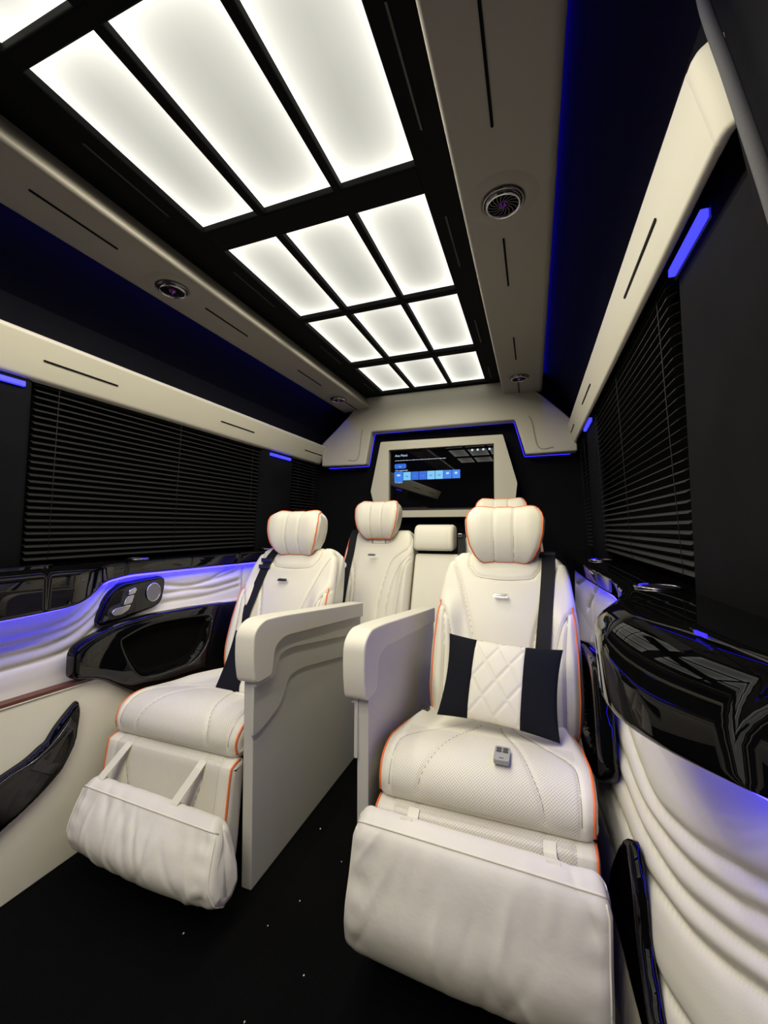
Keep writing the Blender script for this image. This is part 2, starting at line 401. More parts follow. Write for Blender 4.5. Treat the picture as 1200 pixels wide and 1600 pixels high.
# ---- beige rails with slots and jet vents
def slotbar(nm, p0, p1, w, nrm, m, parent, th=.002):
    p0 = np.array(p0, float); p1 = np.array(p1, float); d = p1-p0; L = np.linalg.norm(d); d /= L
    nrm = np.array(nrm, float); nrm /= np.linalg.norm(nrm); sd = np.cross(d, nrm); vs = []; fs = []
    for z in (-th, th):
        for k in range(16):
            an = 2*PI*k/16; c, s_ = math.cos(an)*w/2, math.sin(an)*w/2
            base = p1-d*w/2 if c > 0 else p0+d*w/2
            vs.append(base+d*c+sd*s_+nrm*z)
    fs = [tuple(range(16)), tuple(range(31, 15, -1))]+[(i, (i+1) % 16, 16+(i+1) % 16, 16+i) for i in range(16)]
    return pm(nm, vs, fs, m, parent)
for s, sn in ((-1, 'left'), (1, 'right')):
    t = empty('ceiling_rail', (s*.54, .6, 1.85), 'long beige ceiling rail with slots and round vents along the %s side' % sn, 'ceiling rail', 'ceiling rails')
    pr = rounded([(.480, 1.958), (.476, 1.930), (.436, 1.858), (.445, 1.85), (.648, 1.85), (.662, 1.862), (.662, 1.958)], [0, .004, .006, .006, .012, .008, 0], 4)
    o = prism('rail_body', [(s*a, b) for a, b in pr], 'y', Y0+.02, 2.60, 'rail', t)
    o.data.polygons.foreach_set('use_smooth', [True]*len(o.data.polygons)); bev(o, .003, 2)
    for (a, b) in ((-.3, .0), (.17, .42), (.60, .825), (1.165, 1.405), (1.80, 2.045), (2.36, 2.57)):
        slotbar('slot', (s*.532, a, 1.8495), (s*.532, b, 1.8495), .006 if a > .5 else .007, (0, 0, 1), 'groove', t)
    st = tube('led_strip', [(s*(.6630 if s > 0 else .669), y, 1.940 if s > 0 else 1.874) for y in np.linspace(Y0+.1, 2.54, 8)], .0026, 'blue_mid')
    tag(st, 'thin blue light line along the outer edge of the %s ceiling rail' % sn, 'led strip', 'blue light lines')
    for yc, wd in ((-.25, 'behind the camera'), (1.025, 'nearer'), (2.285, 'farther')):
        v = empty('air_vent', (s*.54, yc, 1.85), '%s chrome turbine air vent in the %s ceiling rail' % (wd, sn), 'air vent', 'round turbine air vents')
        def lathe(nm, prof, m, n=40, tilt=0):
            vs = []; fs = []
            for (r, z) in prof:
                for k in range(n):
                    an = 2*PI*k/n; vs.append((s*.54+r*math.cos(an), yc+r*math.sin(an), 1.85+z))
            for j in range(len(prof)-1):
                for k in range(n): fs.append((j*n+k, j*n+(k+1) % n, (j+1)*n+(k+1) % n, (j+1)*n+k))
            return pm(nm, vs, fs, m, v, True)
        lathe('dish', [(.088, .0004), (.080, -.0012), (.068, -.004), (.056, -.0055), (.050, -.004), (.05, .0)], 'rail')
        lathe('outer_ring', [(.0505, .0), (.0515, -.008), (.048, -.012), (.0445, -.008), (.0445, .0)], 'darkchrome')
        lathe('inner_ring', [(.043, -.004), (.0425, -.016), (.039, -.019), (.036, -.015), (.0355, -.004)], 'chrome')
        lathe('back_plate', [(.044, -.006), (.0001, -.006)], 'groove')
        lathe('hub', [(.012, -.006), (.011, -.014), (.007, -.019), (.0025, -.021), (.002, -.025), (.0001, -.026)], mat('violet_hub', (.35, .1, .55), .15, metal=1) if 'hubm' not in M else M['hubm'])
        for k in range(16):
            a0 = 2*PI*k/16; pts = []
            for q in range(5):
                rr = .010+.027*q/4; an = a0+.55*(q/4)**1.5; pts.append((s*.54+rr*math.cos(an), yc+rr*math.sin(an), 1.85-.0125))
            strap('blade', pts, .003, .0006, 'darkchrome', v, side=(0, 0, 1))
# ---- cream window pelmets
def pelmet(s, yA, yB, xt, zt, xb, zb, slots, sn):
    t = empty('window_pelmet', (s*xb, (yA+yB)/2, zb), 'long cream pelmet with thin slots above the %s windows' % sn, 'pelmet', 'window pelmets')
    pr = rounded([(xt+.012, zt+.004), (xt, zt-.008), (xb, zb), (xb+(.03 if s < 0 else .012), zb-.003), (xb+(.05 if s < 0 else .03), zt)], [.006, .01, .012, .01, 0], 4)
    o = prism('pelmet_body', [(s*a, b) for a, b in pr], 'y', yA, yB, 'paint', t); bev(o, .006, 3)
    nx, nz = (zt-8e-3-zb), (xb-xt); 
    for (a, b) in slots:
        f = .5; slotbar('slot', (s*(xt+(xb-xt)*f), a, zt-.008+(zb-zt+.008)*f), (s*(xt+(xb-xt)*f), b, zt-.008+(zb-zt+.008)*f), .0055, (s*nx, 0, nz), 'groove', t)
    return t
pelmet(-1, Y0+.05, 2.60, .775, 1.612, .838, 1.492, ((-.9, -.6), (-.1, .2), (.80, 1.04), (1.56, 1.81), (2.33, 2.56)), 'left')
tR = pelmet(1, .62, 2.60, .795, 1.642, .826, 1.526, ((.82, 1.085), (1.70, 1.97), (2.34, 2.54)), 'right')
vs = []; fs = []; base = rounded([(.807, 1.646), (.795, 1.634), (.826, 1.526), (.838, 1.523), (.856, 1.642)], [.006, .01, .012, .01, 0], 4); nb_ = len(base)
secs = [(.64, .0003, 1), (.61, .001, 1), (.600, .003, .99), (.590, .009, .96), (.582, .020, .92), (.577, .034, .88), (.574, .048, .84), (.573, .058, .82)]
for yy, dx, kz in secs: vs += [(a+dx, yy, 1.523+(b-1.523)*kz) for a, b in base]
fs = [(q*nb_+i, q*nb_+(i+1) % nb_, (q+1)*nb_+(i+1) % nb_, (q+1)*nb_+i) for q in range(len(secs)-1) for i in range(nb_)]+[tuple(range(nb_)), tuple(range((len(secs)-1)*nb_, len(secs)*nb_))]
o = pm('pelmet_end', vs, fs, 'paint', tR, True)
# ---- pillars and their lamps
def pillar(nm, s, y0, y1, x_top=.862, x_bot=.885, ztop=1.53):
    a, b = .905, ztop
    r = .02
    vs = []; fs = []
    ys = [y0, y0+.006, y0+.02, y1-.02, y1-.006, y1]; off = [.025, .006, 0, 0, .006, .025]
    zs = [.80, 1.0, 1.2, 1.4, ztop]
    for z in zs:
        f = (z-.8)/(ztop-.8); x = x_bot+(x_top-x_bot)*f
        for yy, q in zip(ys, off): vs.append((s*(x+q), yy, z))
        vs.append((s*.955, y1, z)); vs.append((s*.955, y0, z))
    n = 8
    for j in range(len(zs)-1):
        for k_ in range(n): fs.append((j*n+k_, j*n+(k_+1) % n, (j+1)*n+(k_+1) % n, (j+1)*n+k_))
    fs += [tuple(range(n)), tuple(range((len(zs)-1)*n, len(zs)*n))]
    return struct(pm(nm, vs, fs, 'pillar_suede', None, True))
pillar('trim_20', -1, .30, .805, .85, .885, 1.50)
pillar('trim_21', -1, 1.94, 2.27, .85, .885, 1.50)
pillar('trim_22', 1, .30, .935, .868, .885, 1.60)
pillar('trim_23', 1, 1.985, 2.29, .858, .885, 1.60)
# wall skin behind blinds
def courtesy(s, y0, y1, z, x, label):
    t = empty('courtesy_lamp', (s*x, (y0+y1)/2, z), label, 'courtesy lamp', 'blue courtesy lamps on the pillars')
    box('lamp_lens', (min(s*x, s*(x-.012)), y0, z-.008), (max(s*x, s*(x-.012)), y1, z+.008), 'blue_lamp', t, .002, 2)
    box('lamp_base', (min(s*(x+.012), s*x), y0-.008, z-.012), (max(s*(x+.012), s*x), y1+.008, z+.012), 'plastic', t, .002, 2)
courtesy(-1, .60, .775, 1.470, .852, 'blue lit lamp bar on the left front pillar at the picture edge')
courtesy(-1, 2.01, 2.22, 1.468, .852, 'small blue lamp bar on the left pillar between the blinds')
courtesy(1, .765, .93, 1.535, .868, 'bright blue lamp bar on the large right pillar')
courtesy(1, 2.05, 2.27, 1.530, .858, 'small blue lamp bar on the far right pillar')
# ---- pleated blinds
def blind(s, y0, y1, ztop, zbot, label):
    t = empty('window_blind', (s*.89, (y0+y1)/2, zbot), label, 'blind', 'black window blinds')
    xz = lambda z: .866+(1.5-z)*.06
    pitch = .0205; n = int((ztop-zbot)/pitch)
    box('head_rail', (min(s*.90, s*.862), y0, ztop-.004), (max(s*.90, s*.862), y1, ztop+.02), 'groove', t, .002)
    me = None
    for i in range(n):
        z = zbot+pitch*(i+.5); x = xz(z)
        # slat: slightly curved thin strip tilted so its top face leans inwards
        a = [(-.0095, -.0045), (0, .0012), (.0095, .0045)]
        if me is None:
            vs = []; 
            for yy in (y0+.003, y1-.003):
                for (dx, dz) in a: vs.append((dx*s, yy, dz-.0006))
                for (dx, dz) in a[::-1]: vs.append((dx*s, yy, dz+.0006))
            fs = [(0, 1, 2, 3, 4, 5), (11, 10, 9, 8, 7, 6)]+[(k_, (k_+1) % 6, 6+(k_+1) % 6, 6+k_) for k_ in range(6)]
            me = bpy.data.meshes.new('slat'); me.from_pydata(vs, [], fs); me.materials.append(M['slat']); me.update()
        o = bpy.data.objects.new('slat', me); COL.objects.link(o); o.parent = t
        o.location = Vector((s*x, 0, z))-t.location
    box('backing', (min(s*.925, s*.915), y0, zbot), (max(s*.925, s*.915), y1, ztop), 'groove', t)
    for f in ((.06, .5, .94) if y1-y0 > .5 else (.2, .8)):
        yy = y0+(y1-y0)*f
        tube('cord', [(s*(xz(zbot)-.011), yy, zbot), (s*(xz(ztop)-.011), yy, ztop)], .0008, 'cord', t, 5)
blind(-1, .81, 1.935, 1.485, .925, 'wide black slatted blind closed over the large left window')
blind(-1, 2.275, 2.60, 1.485, .925, 'narrow black slatted blind on the rear left window')
blind(1, .94, 1.98, 1.545, .935, 'wide black slatted blind closed over the large right window')
blind(1, 2.295, 2.60, 1.545, .935, 'narrow black slatted blind on the rear right window')
# ---- grey door seal top right
pts = catmull([(.85, .72, 1.955), (.83, .66, 1.86), (.806, .590, 1.70), (.806, .52, 1.509), (.809, .446, 1.287), (.812, .40, 1.10), (.812, .33, .93)], .02)
o = tube('door_seal', pts, .0065, 'seal', None, 10)
tag(o, 'grey ribbed rubber door seal curving down at the top right', 'door seal')
o = prism('door_1', rounded([(.05, .93), (.36, .93), (.44, 1.12), (.50, 1.29), (.565, 1.51), (.62, 1.69), (.69, 1.85), (.70, 1.95), (.05, 1.95)], .02), 'x', .824, .845, 'pillar_suede')
struct(o)

# ================================================================ SIDE PANELS
def shiftx(pts, xf, xt):
    f = (abs(xt)+.6)/(abs(xf)+.6) if xf < 0 else (xt-.6)/(xf-.6)
    return [(y*f, 1.035-(1.035-z)*f) for y, z in pts]
def quilt(nm, s, xfun, y0, y1, z0, z1, lines, parent, gd=.010, gw=.010, step=.006, puff=None):
    ys = np.arange(y0, y1+1e-6, step); zs = np.arange(z0, z1+1e-6, step)
    Yg, Zg = np.meshgrid(ys, zs, indexing='ij'); h = np.zeros(Yg.shape); dmin = np.full(Yg.shape, 9.)
    for l in lines:
        l2 = catmull(l, .03); d = dist_poly(Yg, Zg, l2); dmin = np.minimum(dmin, d)
    h = -gd*np.exp(-(dmin/gw)**1.3)+.004*np.clip(dmin/.04, 0, 1)
    X = s*(xfun(Yg, Zg)-h); ny, nz = Yg.shape
    vs = np.stack([X, Yg, Zg], -1).reshape(-1, 3)
    a = (np.arange(ny-1)[:, None]*nz+np.arange(nz-1)[None]); fs = np.stack([a, a+1, a+nz+1, a+nz], -1).reshape(-1, 4)
    # thickness behind the padding
    nb = len(vs); bx = [(s*.86, y, z) for y, z in ((ys[0], zs[0]), (ys[0], zs[-1]), (ys[-1], zs[-1]), (ys[-1], zs[0]))]
    me_v = vs.tolist()+bx
    o = pm(nm, me_v, fs.tolist()+[(nb, nb+1, nb+2, nb+3)], 'wall_leather', parent, True)
    return o
# left
tL = empty('quilted_side_panel', (-.84, 1, 0), 'left cream leather side panel with wavy quilted channels under the black shelf', 'side panel')
Lq = [[(-1.4, .723), (.3, .723), (.716, .723), (.858, .723), (.93, .745), (.985, .80), (1.02, .86)],
      [(-1.4, .692), (.3, .692), (.717, .692), (.859, .699), (.948, .722), (1.005, .775), (1.06, .86)],
      [(-1.4, .66), (.3, .66), (.718, .66), (.862, .666), (.943, .695), (1.02, .755), (1.10, .84), (1.26, .802), (1.394, .779), (1.531, .79), (1.70, .81)],
      [(-1.4, .625), (.3, .625), (.719, .625), (.895, .633), (.964, .665), (1.03, .72), (1.12, .785), (1.261, .765), (1.40, .762), (1.544, .752), (1.72, .765)],
      [(1.0, .66), (1.08, .73), (1.262, .728), (1.5, .722), (1.72, .735)],
      [(1.53, .79), (1.62, .825), (1.7, .86)], [(1.753, .60), (1.753, .86)], [(1.9, .78), (2.2, .77), (2.5, .79)], [(1.9, .72), (2.2, .70), (2.5, .72)]]
quilt('quilted_leather', -1, lambda y, z: .822+0*y, Y0+.02, 2.55, .50, .872, Lq, tL, gd=.009, gw=.008)
pan = rounded([(Y0+.02, .0), (2.4, 0), (2.4, .40), (1.3, .40), (1.16, .43), (1.08, .48), (1.0, .53), (.95, .532), (.72, .538), (Y0+.02, .55)], [0, 0, 0, 0, .05, .05, .03, .03, .3, 0])
o = prism('lower_panel', pan, 'x', -.86, -.772, 'wall_leather', tL); bev(o, .006, 3)
def band(nm, s, x, pts, wd, th, m, parent):
    return strap(nm, [(s*x, y, z) for y, z in pts], wd, th, m, parent, side=(0, 0, 1))
band('rust_strip', -1, .786, [(Y0+.1, .556), (.3, .556), (.711, .545), (.85, .541), (.965, .537)], .009, .035, 'rust', tL)
band('thin_piping', -1, .777, [(Y0+.1, .550), (.3, .550), (.711, .5385), (.85, .534), (.965, .530)], .003, .018, 'leather', tL)
o = prism('ledge', rounded([(1.15, .700), (1.76, .680), (1.76, .665), (1.15, .685)], .005), 'x', -.83, -.765, 'leather', tL); bev(o, .004)
# right
tRp = empty('quilted_side_panel', (.84, 1, 0), 'right cream leather side panel with sweeping quilted channels at the lower right', 'side panel')
Rq = [[(1.7, .50), (1.49, .53), (1.287, .549), (1.137, .540), (1.06, .529), (.917, .523), (.813, .548), (.732, .576), (.667, .605), (.614, .63), (.569, .653), (.531, .674), (.40, .73), (.2, .80)],
      [(1.7, .45), (1.4, .475), (1.163, .477), (1.027, .471), (.921, .484), (.817, .508), (.735, .535), (.67, .564), (.616, .59), (.572, .616), (.534, .638), (.40, .70), (.2, .77)],
      [(1.7, .40), (1.5, .41), (1.276, .418), (1.094, .425), (.975, .432), (.869, .449), (.803, .464), (.739, .488), (.673, .52), (.619, .548), (.575, .573), (.536, .598), (.4, .66), (.2, .73)],
      [(1.6, .30), (1.421, .311), (1.195, .348), (1.036, .365), (.93, .38), (.824, .412), (.743, .441), (.676, .475), (.622, .506), (.577, .535), (.539, .559), (.4, .62), (.2, .69)],
      [(1.434, .196), (1.274, .219), (1.078, .245), (.963, .262), (.884, .272), (.8, .29), (.731, .32), (.6, .38), (.4, .50), (.2, .60)]]
Rr = [[(1.05, .60), (1.3, .63), (1.6, .66)], [(1.9, .86), (2.1, .80), (2.5, .72)], [(1.55, .86), (1.75, .80), (2.0, .68)], [(1.83, .60), (1.83, .86)]]
quilt('quilted_leather', 1, lambda y, z: .822-.070*np.clip((.62-z)/.62, 0, 1)**.8*np.clip((y-.35)/.6, 0, 1), Y0+.02, 2.55, .0, .872, Rq+Rr, tRp, gd=.013, gw=.0075)
# ---- glossy window shelves
def shelf(s, st, nm_label):
    t = empty('window_shelf', (s*.86, 1, .9), nm_label, 'shelf', 'glossy black window shelves')
    st = np.array(st); ys = np.unique(np.concatenate([np.arange(Y0+.03, 2.58, .05), np.arange(.3, 1.7, .012)]))
    c = catmull([(a, b) for a, b in st[:, :2]], .01); 
    def interp(col):
        # smooth interpolation
        y = st[:, 0]; v = st[:, col]; f = np.interp(ys, y, v)
        k = np.ones(5)/5
        yy = np.arange(Y0-.1, 2.8, .01); ff = np.interp(yy, y, v); kn = 7; ff = np.convolve(np.pad(ff, kn, mode='edge'), np.ones(kn)/kn, 'same')[kn:-kn]; ff[:5] = v[0]; ff[-5:] = v[-1]
        return np.interp(ys, yy, ff)
    XI, ZBm, RT, ZT_ = interp(1), interp(2), interp(3), interp(4); vs = []; K = None
    for y, xi, zb, rt, zt in zip(ys, XI, ZBm, RT, ZT_):
        xi = min(xi, .93-rt*1.6); sec = [(.945, zt), (xi+.9*(.95-xi)*.9, zt)]
        for q in range(0, 13):
            an = PI/2*q/12; sec.append((xi+rt*1.6*(1-math.sin(an)), zt-rt*(1-math.cos(an))))
        zz = zt-rt
        rb = min(.014, (zz-zb)*.45)
        for q in range(0, 7):
            an = PI/2*q/6; sec.append((xi+.004+rb*(1-math.cos(an)), zb+rb*(1-math.sin(an))))
        sec += [(xi+.03, zb+.001), (.945, zb+.006)]
        K = len(sec); vs += [(s*a, y, z) for a, z in sec]
    fs = [(i*K+k_, i*K+(k_+1) % K, (i+1)*K+(k_+1) % K, (i+1)*K+k_) for i in range(len(ys)-1) for k_ in range(K)]
    fs += [tuple(range(K)), tuple(range((len(ys)-1)*K, len(ys)*K))]
    o = pm('shelf_body', vs, fs, 'gloss', t, True)
    return t, (ys, XI, ZBm)
#            y     xi    zbot  rt    ztop
Lst = [(Y0, .715, .785, .03, .915), (.70, .715, .785, .03, .915), (.86, .72, .79, .03, .915), (.93, .745, .805, .028, .915), (1.0, .785, .845, .02, .915), (1.10, .79, .858, .012, .912), (1.6, .785, .852, .012, .912), (2.58, .77, .84, .012, .912)]
Rst = [(Y0, .92, .79, .05, .915), (.36, .915, .79, .06, .915), (.42, .85, .79, .075, .916), (.47, .785, .79, .085, .918), (.51, .742, .79, .085, .919), (.56, .704, .79, .08, .919), (.62, .682, .79, .052, .918), (.72, .686, .80, .034, .917), (.86, .735, .82, .03, .915), (1.0, .78, .85, .02, .912), (1.2, .785, .855, .012, .912), (1.6, .765, .85, .012, .912), (2.58, .755, .84, .012, .912)]
sL, iL = shelf(-1, Lst, 'glossy black shelf below the left window blinds')
sR, iR = shelf(1, Rst, 'glossy black shelf with a bulging near end below the right window')
for s, (ys, XI, ZBm), sn in ((-1, iL, 'left'), (1, iR, 'right')):
    pts = [(s*min(.800, xi+.03), y, zb-.001) for y, xi, zb in zip(ys, XI, ZBm) if y > .2][::2]
    o = tube('led_strip', pts, .0035, 'blue_strip', None, 6)
    tag(o, 'bright blue light line hidden under the %s shelf edge' % sn, 'led strip', 'blue light lines')
# shelf details
def ring(nm, x, y, z, r, m, parent, rr=.003):
    return tube(nm, [(x+r*math.cos(a), y+r*math.sin(a), z) for a in np.linspace(0, 2*PI, 33)[:-1]], rr, m, parent, 8, True)
for s, y, sh, lb in ((-1, 1.16, sL, 'cup holder with a chrome ring beside the left window blind'), (-1, 1.97, sL, 'far cup holder with a blue lit ring on the left shelf'), (1, .98, sR, 'cup holder with a chrome ring beside the right window blind'), (1, 1.72, sR, 'far cup holder with a blue lit ring on the right shelf')):
    x = s*.838; t = empty('cup_holder', (x, y, .915), lb, 'cup holder', 'shelf cup holders')
    ring('chrome_ring', x, y, .914, .040, 'darkchrome', t, .0035)
    vs = [(x+.038*math.cos(a), y+.038*math.sin(a), .9155) for a in np.linspace(0, 2*PI, 25)[:-1]]
    pm('cup_well', vs+[(q[0], q[1], .9135) for q in vs], [tuple(range(24)), tuple(range(47, 23, -1))]+[(i, (i+1) % 24, 24+(i+1) % 24, 24+i) for i in range(24)], 'groove', t)
    an = np.linspace(PI*.6, PI*1.1, 10) if s > 0 else np.linspace(-.3, 1.2, 10)
    tube('blue_glow_ring', [(x+.033*math.cos(a), y+.033*math.sin(a), .9165) for a in an], .0015, 'blue_soft', t, 6)
slotbar('blue_marker', (.80, .40, .9165), (.815, .37, .9165), .004, (0, 0, 1), 'blue_soft', sR)
slotbar('blue_marker', (.772, .565, .9165), (.777, .545, .9165), .003, (0, 0, 1), 'blue_soft', sR)
prism('tray_slot', rounded([(.718, .605), (.728, .595), (.742, .47), (.732, .462)], .003, 3), 'z', .9165, .9195, 'groove', sR)
strap('tray_seam', [(.80, .80, .9145), (.775, .62, .9155), (.79, .50, .9155), (.84, .30, .9155)], .0022, .002, 'darkchrome', sR, side=(1, 0, 0))
prism('table_lid', rounded([(-.90, .30), (-.755, .30), (-.755, .80), (-.775, .83), (-.90, .83)], .01, 3), 'z', .914, .922, 'gloss', sL).name
strap('lid_slot', [(-.765, .3, .9225), (-.765, .6, .9225), (-.765, .78, .9225)], .012, .001, 'groove', sL, side=(1, 0, 0))
# ---- glossy consoles with a bottle pocket
CO = [(.900, .640), (.94, .665), (1.0, .682), (1.071, .695), (1.201, .700), (1.367, .694), (1.572, .680), (1.76, .662), (1.80, .60), (1.78, .42), (1.70, .37), (1.579, .370), (1.413, .372), (1.26, .383), (1.158, .402), (1.077, .455), (1.01, .508), (.963, .531), (.934, .538), (.898, .550)]
RE = [(1.055, .622), (1.075, .645), (1.202, .668), (1.432, .650), (1.492, .630), (1.487, .59), (1.462, .512), (1.383, .456), (1.26, .452), (1.151, .468), (1.097, .527)]
CR = [(1.14, .43), (1.19, .56), (1.235, .655), (1.34, .672), (1.5, .66), (1.70, .62), (1.75, .45), (1.65, .31), (1.55, .30), (1.38, .315), (1.21, .375)]
RR = [(1.2, .475), (1.24, .59), (1.32, .635), (1.5, .63), (1.63, .55), (1.58, .37), (1.45, .345), (1.28, .40)]
def console(s, lb):
    out = shiftx(CO, -.79, -.760) if s < 0 else CR; rec = shiftx(RE, -.79, -.757) if s < 0 else RR
    t = empty('side_console', (s*.80, 1.2, .4), lb, 'console', 'glossy black side consoles')
    out = rounded(out, .03, 4); rec = [tuple(p) for p in catmull(rec, .012, True)]
    def h(y, z, d):
        r = .016; e = np.clip(d, 0, r); b = .008+.014*np.sqrt(np.clip(1-((r-e)/r)**2, 0, 1))
        di = dist_poly(y, z, rec, True); ins = inside(y, z, rec)
        k_ = np.where(ins, np.clip(di/.034, 0, 1), 0); k_ = k_*k_*(3-2*k_)
        return b-k_*.034
    inner = [tuple(p) for p in rec]
    o = relief('console_body', out, h, s*.767, -s, 'gloss', t, .0055, skirt=.02)
    o.data.materials.append(M['pocket'])
    c = np.array([p.center[:] for p in o.data.polygons])+np.array(t.location)
    mi = (inside(c[:, 1], c[:, 2], rec) & (dist_poly(c[:, 1], c[:, 2], rec, True) > .018)).astype('i'); o.data.polygons.foreach_set('material_index', mi)
    # highlight line of the pocket, put in as a thin chrome tube
    i0 = int(np.argmax([p[0] for p in rec])); arc = rec[i0-3:i0+18]
    tube('pocket_highlight', [(s*(.767-.022), y, z) for y, z in arc], .0014, 'darkchrome', t, 6)
    return t
console(-1, 'glossy black console with a deep pocket on the left wall beside the seat')
console(1, 'glossy black console with a pocket on the right wall beside the near seat')
# ---- curved glossy pull handles on the lower panels
FI = [(.903, .492), (.912, .458), (.901, .361), (.861, .293), (.794, .248), (.704, .209), (.55, .16), (.50, .20), (.55, .31), (.699, .358), (.766, .375), (.80, .395), (.815, .400), (.835, .43), (.87, .465)]
def fin(s, pts, lb, x0, ridge):
    t = empty('curved_door_pocket', (s*x0, .8, .3), lb, 'door pocket', 'curved glossy door pockets')
    out = rounded(pts, .02, 4)
    def h(y, z, d):
        e = np.clip(d/.012, 0, 1); dr = dist_poly(y, z, ridge)
        return .004+(.016 if s < 0 else .008)*np.sqrt(e*(2-e))+(.005 if s < 0 else .003)*np.exp(-(dr/.007)**2)
    relief('pocket_shell', out, h, s*x0, -s, 'gloss', t, .007, skirt=.01)
    tube('bright_edge', [(s*(x0-(.026 if s < 0 else .016)), y, z) for y, z in catmull(ridge, .02)[2:]], .0010, 'darkchrome', t, 6)
fin(-1, FI, 'curved glossy black door pocket on the lower left wall', .772, [(.905, .49), (.885, .465), (.86, .43), (.825, .395), (.78, .37), (.70, .352), (.55, .29)])
FR = [(.945, .424), (1.02, .35), (1.104, .251), (1.15, .18), (1.125, .135), (.982, .160), (.901, .168), (.833, .183), (.75, .19), (.62, .17), (.55, .24), (.68, .27), (.77, .262), (.805, .289), (.846, .319), (.861, .367), (.893, .406), (.92, .432)]
fin(1, FR, 'narrow glossy black door pocket on the lower right wall beside the near seat', .774, [(.94, .42), (1.01, .34), (1.085, .25), (1.12, .18)])
# ---- seat control plate with speaker
t = empty('control_panel', (-.82, 1.12, .76), 'black control plate with chrome seat buttons and a round speaker on the left wall', 'control panel')
CP = rounded([(1.062, .832), (1.24, .842), (1.262, .825), (1.245, .735), (1.20, .715), (1.00, .690), (.985, .705), (1.015, .79)], [.05, .03, .02, .04, .03, .015, .015, .05], 5)
relief('plate', CP, lambda y, z, d: .004+.010*np.sqrt(np.clip(1-((.01-np.clip(d, 0, .01))/.01)**2, 0, 1)), -.815, 1, 'gloss', t, .006, skirt=.01)
PX = -.801
def cdisc(nm, yc, zc, r, x0, x1, m, rz=None, n=32):
    rz = rz or r
    vs = [(x, yc+r*math.cos(2*PI*k_/n), zc+rz*math.sin(2*PI*k_/n)) for x in (x0, x1) for k_ in range(n)]
    o = pm(nm, vs, [tuple(range(n)), tuple(range(2*n-1, n-1, -1))]+[(i, (i+1) % n, n+(i+1) % n, n+i) for i in range(n)], m, t); return bev(o, .002, 2)
cdisc('speaker_grille', 1.200, .783, .029, PX-.004, PX+.004, 'grille', .033)
tube('speaker_rim', [(PX+.003, 1.200+.0305*math.cos(a), .783+.0345*math.sin(a)) for a in np.linspace(0, 2*PI, 33)[:-1]], .0022, 'chrome', t, 8, True)
for nm, pts in (('headrest_button', [(1.093, .806), (1.118, .812), (1.124, .806), (1.116, .790), (1.088, .787)]), ('backrest_button', [(1.086, .784), (1.114, .787), (1.104, .757), (1.070, .753)]), ('cushion_button', [(1.040, .748), (1.068, .750), (1.102, .753), (1.092, .735), (1.066, .722), (1.038, .722), (1.026, .735)])):
    o = prism(nm, rounded(pts, .006, 4), 'x', PX-.004, PX+.010, 'chrome', t); bev(o, .004, 3)
prism('button_well', rounded([(1.08, .815), (1.135, .822), (1.14, .81), (1.115, .74), (1.09, .712), (1.03, .708), (1.015, .735), (1.03, .757), (1.065, .762)], .01, 4), 'x', PX-.004, PX+.0005, 'plastic', t)

# ================================================================ REAR END
def yshift(pts, yt, yf=2.6):
    f = yt/yf; return [(.6+(x-.6)*f, 1.035+(z-1.035)*f) for x, z in pts]
t = empty('rear_surround', (0, 2.6, 1.5), 'cream stepped surround on the rear wall above and beside the screen', 'surround')
BU = [(-.83, 1.477), (-.83, 1.64), (-.715, 1.737), (-.61, 1.833), (-.50, 1.945), (.53, 1.945), (.66, 1.835), (.755, 1.742), (.85, 1.64), (.85, 1.484), (.565, 1.480), (.504, 1.697), (-.446, 1.698), (-.488, 1.472)]
o = prism('surround_body', rounded(yshift(BU, 2.56), [0, .01, .02, .02, .02, .02, .02, .02, .01, 0, .012, .012, .012, .012], 4), 'y', 2.56, 2.64, 'paint', t); bev(o, .010, 4)
for pp in ([(.583, 1.71), (.60, 1.68), (.637, 1.52), (.72, 1.515)], [(-.508, 1.72), (-.52, 1.68), (-.545, 1.52), (-.62, 1.51)]):
    q = yshift(pp, 2.558); strap('groove', [(a, 2.5585, b) for a, b in q], .006, .002, 'seam', t, side=(1, 0, 0) if False else (1, 0, .2))
q = [(-.80, 1.466), (-.480, 1.466), (-.436, 1.694), (.497, 1.694), (.556, 1.474), (.82, 1.476)]
o = tube('led_strip', [(a, 2.652, b) for a, b in rounded(q, .01, 3)], .0022, 'blue_soft', None, 6)
tag(o, 'blue light line behind the stepped rear surround', 'led strip', 'blue light lines')
t = empty('screen_surround', (.03, 2.6, 1.1), 'cream six sided frame around the screen on the rear wall', 'surround')
FO = yshift([(-.374, 1.622), (.431, 1.612), (.513, 1.308), (.49, 1.105), (-.40, 1.105), (-.447, 1.285)], 2.55)
FI_ = yshift([(-.316, 1.563), (.377, 1.560), (.377, 1.150), (-.316, 1.150)], 2.55)
def frame(nm, outer, inner_, y0, y1, m, parent):
    # outer polygon with a rectangular hole, built as a triangulated ring and extruded
    E_ = [(i, (i+1) % len(outer)) for i in range(len(outer))]; b0 = len(outer)
    E_ += [(b0+i, b0+(i+1) % len(inner_)) for i in range(len(inner_))]
    v, e, f, *_ = delaunay_2d_cdt([Vector(p) for p in outer+inner_], E_, [], 1, 1e-6)
    va = [tuple(q) for q in v]; ip = inner_
    fs = [q for q in f if not inside(np.array([np.mean([va[i][0] for i in q])]), np.array([np.mean([va[i][1] for i in q])]), ip)[0]]
    n = len(va); vs = [(a, y0, b) for a, b in va]+[(a, y1, b) for a, b in va]
    F_ = [tuple(q) for q in fs]+[tuple(i+n for i in q[::-1]) for q in fs]
    F_ += [(a, b, b+n, a+n) for a, b in E_]
    o = pm(nm, vs, F_, m, parent); return bev(o, .006, 3)
